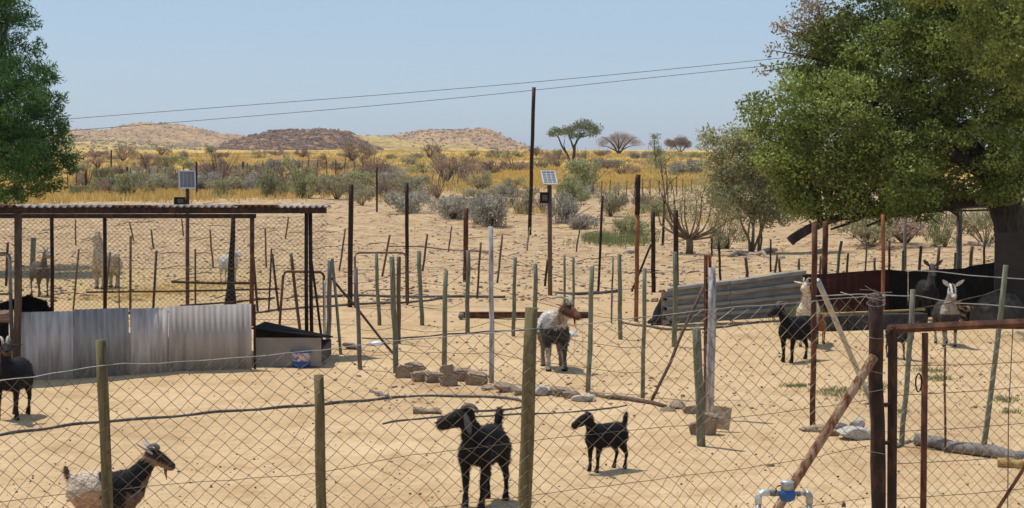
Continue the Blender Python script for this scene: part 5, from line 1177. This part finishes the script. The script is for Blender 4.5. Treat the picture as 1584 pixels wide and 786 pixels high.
# ------------------------------------------------------------------ animals
def ring_loft(mb, st, side, n=12):
    side = Vector(side).normalized(); k = len(st); vs = []
    for i, (p, a, b) in enumerate(st):
        t_ = (Vector(st[min(i + 1, k - 1)][0]) - Vector(st[max(i - 1, 0)][0])).normalized(); s_ = (side - t_ * side.dot(t_)).normalized(); w = t_.cross(s_)
        for j in range(n):
            an = 6.28318 * j / n; vs.append(Vector(p) + s_ * math.cos(an) * a + w * math.sin(an) * b)
    fs = [(i * n + j, i * n + (j + 1) % n, (i + 1) * n + (j + 1) % n, (i + 1) * n + j) for i in range(k - 1) for j in range(n)]
    fs += [tuple(range(n))[::-1], tuple((k - 1) * n + j for j in range(n))]; mb.add(vs, fs)
def dirv(yaw, pitch): y, p_ = R(yaw), R(pitch); return Vector((math.cos(p_) * math.cos(y), math.cos(p_) * math.sin(y), math.sin(p_)))
def seg_d(p, a, b):
    ab = b - a; u = max(0, min(1, (p - a).dot(ab) / ab.length_squared)); return (p - a - ab * u).length, u
def animal(name, label, cat, px, py, H, heading, neck=(0, 50), head=(0, -25), coatf=None, horns=None, hornm=None, ears='side', tail='up', legs=((0, 0), (0, 0), (0, 0), (0, 0)), necklen=.28, nk=1.0, fat=1.0, woolly=0, legk=1.0, voxel=.014, beard=False, headk=1.0, eyes=True, lying=False, group=None, bodylen=1.0, earc=None, fluff_seed=0, hairk=1.0, hbase=70, tailk=1.0):
    """local x forward, z up; legs = (dx, dy) of feet for FL, FR, HL, HR; neck/head = (yaw, pitch)"""
    mb = MB(); S = H / .65
    bl = bodylen; lift = -.24 if lying else 0
    body = [(-.345, .515, .03, .05), (-.31, .51, .075, .10), (-.22, .50, .108, .135), (-.08, .47, .128, .155), (.06, .468, .122, .155), (.17, .49, .10, .148), (.26, .50, .072, .115), (.315, .50, .035, .06)]
    ring_loft(mb, [((x * bl, 0, z + lift), a * fat, b * (1 + (fat - 1) * .5)) for x, z, a, b in body], (0, 1, 0), 16)
    fl = [(.20, .075, .51, .05, .085), (.205, .09, .41, .042, .06), (.19, .092, .31, .028, .034), (.20, .088, .22, .023, .026), (.198, .086, .12, .0155, .017), (.198, .086, .06, .0195, .021), (.212, .086, .022, .023, .027), (.218, .086, 0, .026, .033)]
    hl = [(-.22, .06, .52, .055, .115), (-.205, .085, .42, .052, .09), (-.215, .09, .335, .036, .055), (-.27, .086, .255, .021, .032), (-.298, .085, .205, .018, .024), (-.282, .085, .12, .0145, .016), (-.272, .085, .06, .0185, .02), (-.262, .085, .022, .022, .026), (-.256, .085, 0, .025, .032)]
    if not lying:
        for i, (tb_, s_) in enumerate(((fl, 1), (fl, -1), (hl, 1), (hl, -1))):
            dx, dy = legs[i]; st = []
            for (x, y, z, a, b) in tb_:
                u = max(0, 1 - z / .45); th = legk if z < .45 else 1
                st.append(((x * bl + dx * u, s_ * y * (1 if z > .3 else .92) + dy * u, z), a * th, b * th))
            ring_loft(mb, st, (0, 1, 0), 10)
    else:
        for s_ in (1, -1):
            ring_loft(mb, [((.2 * bl, s_ * .09, .2), .045, .06), ((.26 * bl, s_ * .11, .06), .03, .035), ((.16, s_ * .12, .025), .02, .02)], (0, 1, 0), 10)
            ring_loft(mb, [((-.2 * bl, s_ * .10, .2), .06, .10), ((-.12, s_ * .15, .07), .045, .05), ((-.28, s_ * .16, .03), .02, .025)], (0, 1, 0), 10)
    N0 = Vector((.21 * bl, 0, .53 + lift)); nd = dirv(*neck); N1 = N0 + nd * necklen; ns = Vector((-math.sin(R(neck[0] * .5)), math.cos(R(neck[0] * .5)), 0))
    ring_loft(mb, [(N0 - nd * .06, .07 * nk, .12), (N0 + nd * necklen * .22, .062 * nk, .095 * nk), (N0 + nd * necklen * .6, .048 * nk, .064 * nk), (N1, .044 * nk, .054 * nk), (N1 + nd * .03, .035 * nk, .045)], ns, 14)
    hd = dirv(*head); hs = Vector((-math.sin(R(head[0])), math.cos(R(head[0])), 0)); hu = hd.cross(hs).normalized()
    if hu.z < 0: hu = -hu
    H0 = N1 + nd * .02; K = headk
    ring_loft(mb, [(H0 - hd * .055 * K, .032 * K, .038 * K), (H0 - hd * .01, .046 * K, .055 * K), (H0 + hd * .045 * K - hu * .004, .047 * K, .055 * K), (H0 + hd * .09 * K - hu * .010, .039 * K, .049 * K), (H0 + hd * .13 * K - hu * .016, .033 * K, .041 * K), (H0 + hd * .163 * K - hu * .02, .032 * K, .037 * K), (H0 + hd * .182 * K - hu * .024, .020 * K, .024 * K)], hs, 14)
    T0 = Vector((-.325 * bl, 0, .565 + lift))
    td = {'up': Vector((-.25, 0, 1)), 'down': Vector((-.35, 0, -1)), 'back': Vector((-1, 0, .3))}[tail].normalized()
    ring_loft(mb, [(T0 - td * .04, .03, .03), (T0 + td * .04 * tailk, .024 * tailk, .022 * tailk), (T0 + td * .09 * tailk, .027 * tailk, .022 * tailk), (T0 + td * .135 * tailk, .013, .012)], (0, 1, 0), 8)
    o = mb.build('tmp', coat)
    md = o.modifiers.new('r', 'REMESH'); md.mode = 'VOXEL'; md.voxel_size = voxel; md.use_smooth_shade = True
    s2 = o.modifiers.new('s', 'SMOOTH'); s2.factor = .55; s2.iterations = 4
    dg = bpy.context.evaluated_depsgraph_get(); me = bpy.data.meshes.new_from_object(o.evaluated_get(dg)); bpy.data.objects.remove(o)
    me.name = 'body'; me.materials.clear(); me.materials.append(wool if woolly else coat)
    nv = len(me.vertices); cs = np.zeros((nv, 4), np.float32); cs[:, 3] = 1
    nose = H0 + hd * .175 * K
    for i, v in enumerate(me.vertices):
        p = v.co.copy(); dh, uh = seg_d(p, H0 - hd * .05, nose); dn, un = seg_d(p, N0, N1)
        reg = 'head' if dh < .075 * K and (un > .8) else ('neck' if dn < .085 * nk and un > .12 else 'body')
        c = coatf(p, reg, uh, un, (p - H0).dot(hu)); 
        if p.z < .028 and not lying: c = (.03, .026, .022)
        cs[i, :3] = c
        if woolly:
            n_ = mnoise.fractal(p * 16 + Vector((fluff_seed, 0, 0)), 1, 2, 4); w_ = woolly * (1 if p.z > .25 and reg != 'head' else .15); v.co += v.normal * (n_ * .6 + .5) * w_
        else:
            v.co += v.normal * mnoise.fractal(p * 14, 1, 2, 3) * .0035
    a = me.attributes.new('Coat', 'FLOAT_COLOR', 'POINT'); a.data.foreach_set('color', cs.ravel())
    co = np.zeros(nv * 3, np.float32); me.vertices.foreach_get('co', co); co = co.reshape(-1, 3); me.update(); no = np.array([tuple(v.normal) for v in me.vertices], np.float32)
    nh = int((9000 if voxel < .0145 else 3500) * (1.6 if woolly else 1)); idx = rng.integers(0, nv, nh); c_ = co[idx] + rng.normal(0, voxel * .4, (nh, 3)); n_h = no[idx]
    low = (c_[:, 2] < .30) & (not lying); hdm = np.linalg.norm(c_ - np.array(H0 + hd * .08), axis=1) < .13
    ln_ = np.where(low, .011, np.where(hdm, .009, .026)) * rng.uniform(.6, 1.5, nh) * (hairk if not woolly else 1.3); ln_ = ln_[:, None]
    dr = np.array([-.9, 0, -.55]) + rng.normal(0, .25 if not woolly else .9, (nh, 3)); dr -= n_h * (dr * n_h).sum(1)[:, None]; dr /= np.linalg.norm(dr, axis=1)[:, None] + 1e-6; dr = dr + n_h * .28; 
    sd_ = np.cross(dr, n_h); sd_ /= np.linalg.norm(sd_, axis=1)[:, None] + 1e-6; w_ = .0032 if not woolly else .006
    Vh = np.stack([c_ - sd_ * w_ - n_h * .002, c_ + sd_ * w_ - n_h * .002, c_ + dr * ln_], 1).reshape(-1, 3); hair_data = (Vh, np.arange(3 * nh).reshape(nh, 3), cs[idx] * np.concatenate([rng.uniform(.6, 1.7, (nh, 1))] * 3 + [np.ones((nh, 1))], 1))
    P0 = G(px, py)
    t = thing(name, P0, label, cat, group, R(heading)); t.scale = (S, S, S)
    ob = bpy.data.objects.new('body', me); COL.objects.link(ob); ob.parent = t
    ho = np_mesh('hair', hair_data[0], hair_data[1], wool if woolly else coat, parent=t); ha = ho.data.attributes.new('Coat', 'FLOAT_COLOR', 'FACE'); ha.data.foreach_set('color', hair_data[2].astype(np.float32).ravel()); tag(ho, kind='stuff')
    for s_ in (1, -1):
        if eyes:
            mb = MB(); c = H0 + hd * .055 * K + hs * s_ * .041 * K + hu * .022 * K; mb.tube([c - hd * .011, c - hd * .005, c + hd * .005, c + hd * .011], [.003, .010, .010, .003], 8); mb.build('eye', eye_mat, t)
        if ears:
            e0 = H0 - hd * .012 + hs * s_ * .040 * K + hu * .018
            ed = {'side': hs * s_ * 1.0 + hu * .12 - hd * .25, 'lop': hs * s_ * .55 - hu * .8 - hd * .05, 'up': hs * s_ * .7 + hu * .75 - hd * .1, 'back': hs * s_ * .45 + hu * .2 - hd * .85, 'alp': hs * s_ * .3 + hu * 1.0 - hd * .1}[ears].normalized()
            el = (.145 if ears != 'alp' else .08) * K; fwd = (hd - ed * hd.dot(ed)).normalized(); mb = MB()
            ring_loft(mb, [(e0 - ed * .01, .010, .010), (e0 + ed * el * .25, .026, .009), (e0 + ed * el * .6, .032, .006), (e0 + ed * el * .88, .015, .005), (e0 + ed * el, .004, .003)], fwd if ears != 'up' else hs, 8)
            eo = mb.build('ear', coat, t); ec = earc or coatf(H0, 'head', .1, 1, .03); aa = eo.data.attributes.new('Coat', 'FLOAT_COLOR', 'POINT'); aa.data.foreach_set('color', np.tile(np.array([*ec, 1], np.float32), len(eo.data.vertices)))
        if horns:
            ln, curl, spread = horns; h0 = H0 + hu * .045 * K + hs * s_ * .02 + hd * .01; pts = []; rs = []
            for i in range(9):
                u = i / 8; ang_ = R(hbase) + curl * u; pts.append(h0 + (hd * math.cos(ang_) + hu * math.sin(ang_)) * ln * u * .55 * 1.6 + hs * s_ * spread * u * u + hu * .0); rs.append(.016 * (1 - u) ** .8 + .003 + .0012 * (i % 2))
            mb = MB(); mb.tube(pts, rs, 8); mb.build('horn', hornm or hoof_mat, t)
    if beard:
        mb = MB(); b_ = H0 + hd * .12 * K - hu * .045; mb.tube([b_, b_ - Vector((0, 0, .05)), b_ - Vector((0, 0, .10)) + hd * .01], [.016, .011, .003], 7); bo = mb.build('beard', coat, t); aa = bo.data.attributes.new('Coat', 'FLOAT_COLOR', 'POINT'); aa.data.foreach_set('color', np.tile(np.array([*coatf(H0, 'head', .5, 1, -.03), 1], np.float32), len(bo.data.vertices)))
    return t
BLK = (.011, .0095, .009); BLK2 = (.018, .015, .013)
def black(p, reg, uh, un, hz): return BLK2 if reg == 'head' and uh > .7 else BLK
# centre black goat, quartering towards us, head turned to the left
animal('goat', 'larger black horned goat in the centre with raised tail, looking left', 'goat', 749, 779, .68, -113, neck=(-26, 64), head=(-70, -14), coatf=black, horns=(.15, 1.5, .04), hbase=118, tailk=1.45, ears='lop', tail='up', legs=((.02, -.02), (.03, 0), (0, .02), (-.02, 0)), necklen=.22, headk=1.32, earc=(.05, .046, .045), bodylen=.84, fat=1.08, legk=1.35, nk=1.3)  # ear tone paler than the coat, a sheen put into the colour
animal('goat', 'small black kid standing right of the tallest olive pole, tail up, looking left', 'goat', 937, 727, .455, -142, neck=(-8, 62), head=(-30, -26), coatf=black, ears='side', tailk=1.5, tail='up', legs=((.02, 0), (.03, .02), (-.01, 0), (.05, 0)), necklen=.21, headk=1.32, earc=(.03, .026, .024), legk=1.3, fat=1.1, nk=1.1)
def rumpwhite(p, reg, uh, un, hz):
    n_ = mnoise.noise(p * 9) * .05
    if reg == 'head':
        if hz > .02 and uh < .25: return (.02, .016, .014)
        if hz < -.02: return (.22, .14, .09)
        return (.035, .024, .019) if abs(p.y) < 9 else BLK
    if reg == 'neck': return (.20, .13, .09) if un < .75 and p.z < .53 + (p.x - .21) * 1.376 - .085 + n_ else (.014, .013, .013)
    if p.x < -.31 and p.z > .575: return (.09, .05, .03)
    if p.x + n_ < -.05 - max(0, (.5 - p.z)) * .3: 
        return (.62, .50, .38) if p.z + n_ > .47 else (.50, .30, .17)
    if p.z < .48 + n_ and p.x > .15: return (.16, .10, .07)
    if p.z < .44 + n_: return (.40, .26, .16) if p.x < .0 else (.03, .022, .018)
    return (.014, .013, .013)
animal('goat', 'goat with white rump and black forequarters looking right at the bottom left', 'goat', 168, 848, .60, 8, neck=(-4, 54), head=(-10, -26), coatf=rumpwhite, horns=(.09, 2.0, .02), ears='back', tail='up', necklen=.27, headk=1.12, beard=True, earc=(.45, .42, .38), bodylen=.95, fat=1.15, nk=1.15)
animal('goat', 'black goat with pale backswept horns at the left edge before the iron sheets', 'goat', 22, 645, .66, -96, neck=(12, 70), head=(28, -2), coatf=lambda p, r_, uh, un, hz: (.10, .05, .03) if r_ == 'head' and hz < -.01 and uh > .4 else ((.03, .012, .008) if p.z < .3 and r_ == 'body' and p.x > 0 else (.013, .011, .012)), horns=(.20, 1.9, .07), hornm=pale_horn, ears='side', tail='down', legs=((0, .03), (0, -.03), (.04, 0), (.04, 0)), necklen=.26, headk=1.1, fat=1.25, legk=1.3, nk=1.2)
def billy(p, reg, uh, un, hz):
    n_ = mnoise.noise(p * 6)
    if reg == 'head': return (.05, .032, .024) if hz > .02 and uh < .45 else ((.20, .09, .045) if hz > -.02 else (.09, .045, .03))
    if reg == 'neck': return (.42, .36, .29) if n_ > -.1 else (.26, .20, .15)
    if p.x < .02: return (.55, .51, .46) if p.z > .42 + n_ * .1 else (.20, .14, .11)
    if p.z < .26: return (.42, .36, .28) if (p.y + n_ * .03) % .14 < .07 else (.07, .055, .05)
    return (.26, .235, .215) if p.z > .50 + n_ * .1 else (.045, .04, .038)
animal('goat', 'stocky grey and white billy goat with brown head turned right, centre of the inner pen', 'goat', 856, 571, .79, -82, neck=(24, 42), head=(50, -26), coatf=billy, horns=(.2, 1.6, .17), hbase=95, hornm=pale_horn, ears='side', tail='down', necklen=.27, nk=1.35, fat=1.25, legk=1.5, bodylen=.95, headk=1.1, beard=True, earc=(.22, .11, .07), legs=((0, .02), (0, -.01), (0, .06), (0, 0)), hairk=1.4)
animal('goat', 'black horned goat looking left in front of the pale ribbed wall', 'goat', 1233, 559, .66, -140, neck=(-6, 56), head=(-24, -16), coatf=black, horns=(.16, 2.1, .03), hornm=hoof_mat, ears='lop', tail='up', necklen=.25, headk=1.05, voxel=.014, earc=(.02, .018, .017), fat=1.15, legk=1.3)
animal('goat', 'cream goat with short horns half hidden behind the tall rusty post', 'goat', 1250, 534, .74, -105, neck=(0, 72), head=(-10, -12), coatf=lambda p, r_, uh, un, hz: (.60, .48, .33) if p.z > .42 else (.45, .33, .22), horns=(.10, 1.6, .03), hornm=pale_horn, ears='side', tail='down', necklen=.30, voxel=.014)
animal('goat', 'small orange-brown kid just right of the tall rusty post', 'goat', 1269, 531, .40, -95, neck=(0, 55), head=(10, -30), coatf=lambda p, r_, uh, un, hz: (.32, .15, .06) if p.z > .2 else (.12, .055, .03), ears='side', tail='up', necklen=.2, voxel=.014, headk=1.1)
def toggen(p, reg, uh, un, hz):
    if reg == 'head': return (.62, .58, .52) if (abs(p.y) > .017 or uh > .8) else (.035, .03, .028)
    if reg == 'neck': return (.27, .22, .165)
    if p.z > .46 and p.x > .1: return (.30, .25, .19)
    return (.045, .038, .035) if p.z > .2 else (.28, .24, .2)  # dark below the chest paints in the shade the body stands in
animal('goat', 'grey-tan goat with white face stripes and wide ears facing us before the black wall', 'goat', 1463, 534, .71, -88, neck=(0, 74), head=(0, -42), coatf=toggen, ears='up', tail='down', necklen=.30, nk=1.3, legk=1.3, voxel=.016, earc=(.5, .46, .4), headk=1.1)
animal('goat', 'dark goat facing us in the shade left of the white-faced goat', 'goat', 1433, 497, .74, -88, neck=(0, 74), head=(0, -40), coatf=lambda p, r_, uh, un, hz: (.075, .065, .06) if r_ != 'body' else (.02, .018, .016), ears='up', tail='down', necklen=.32, voxel=.015, headk=1.1)
animal('goat', 'small dark kid half hidden between the gate post and the green pole', 'goat', 1392, 555, .50, -60, neck=(0, 40), head=(0, -35), coatf=lambda p, r_, uh, un, hz: (.03, .028, .028) if p.z > .3 else (.12, .09, .06), ears='side', tail='up', necklen=.2, voxel=.014)
animal('goat', 'tan and black kid resting right of the white-faced goat', 'goat', 1496, 502, .55, -150, neck=(0, 50), head=(0, -20), coatf=lambda p, r_, uh, un, hz: (.38, .2, .09) if mnoise.noise(p * 12) > .0 else (.03, .025, .02), ears='side', tail='down', necklen=.2, voxel=.015, lying=True)
# alpacas, sheep
def alp(c1, c2): return lambda p, r_, uh, un, hz: c1 if mnoise.noise(p * 7) > -.2 else c2
animal('alpaca', 'cream-white alpaca standing behind the shed netting', 'alpaca', 164, 446, .80, -118, neck=(-4, 84), head=(-20, -8), coatf=alp((.56, .46, .32), (.44, .34, .22)), ears='alp', tail='down', necklen=.40, nk=1.35, fat=1.3, woolly=.02, legk=1.9, voxel=.018, headk=.9, bodylen=.8)
animal('sheep', 'black woolly head and back showing above the left end of the iron sheets', 'sheep', 54, 540, .77, 180, neck=(0, 20), head=(0, -4), coatf=black, ears='side', tail='down', necklen=.14, nk=1.7, fat=1.35, woolly=.035, voxel=.016, bodylen=.42, headk=1.2, fluff_seed=3)
animal('sheep', 'white woolly animal half hidden behind the charred stump post', 'sheep', 354, 437, .62, -40, neck=(0, 60), head=(0, -20), coatf=alp((.62, .58, .52), (.5, .46, .4)), ears='side', tail='down', necklen=.2, nk=1.3, fat=1.1, woolly=.02, voxel=.016, bodylen=.7, fluff_seed=8)
animal('goat', 'grey-brown goat with white horns standing in the left tree shadow', 'goat', 62, 458, .74, -60, neck=(0, 60), head=(10, -10), coatf=lambda p, r_, uh, un, hz: (.10, .075, .06) if r_ != 'head' else (.2, .16, .13), horns=(.2, 1.4, .1), hornm=pale_horn, ears='side', tail='down', necklen=.28, voxel=.016)
for m_ in list(bpy.data.meshes):
    if m_.users == 0: bpy.data.meshes.remove(m_)

# ------------------------------------------------------------------ thin dusty air
m, n, l, pb = _mat('dusty_air'); n.remove(pb)
pv = N(n, 'ShaderNodeVolumePrincipled'); pv.inputs['Color'].default_value = (.86, .88, .92, 1); pv.inputs['Density'].default_value = .00012; pv.inputs['Anisotropy'].default_value = .2
l.new(pv.outputs[0], n['Material Output'].inputs['Volume'])
hb = MB(); hb.box((0, 3480, 22), (9400, 7100, 56)); tag(hb.build('haze', m, None, smooth=False), 'thin dusty haze in the air over the plain and hills', 'haze', kind='stuff')
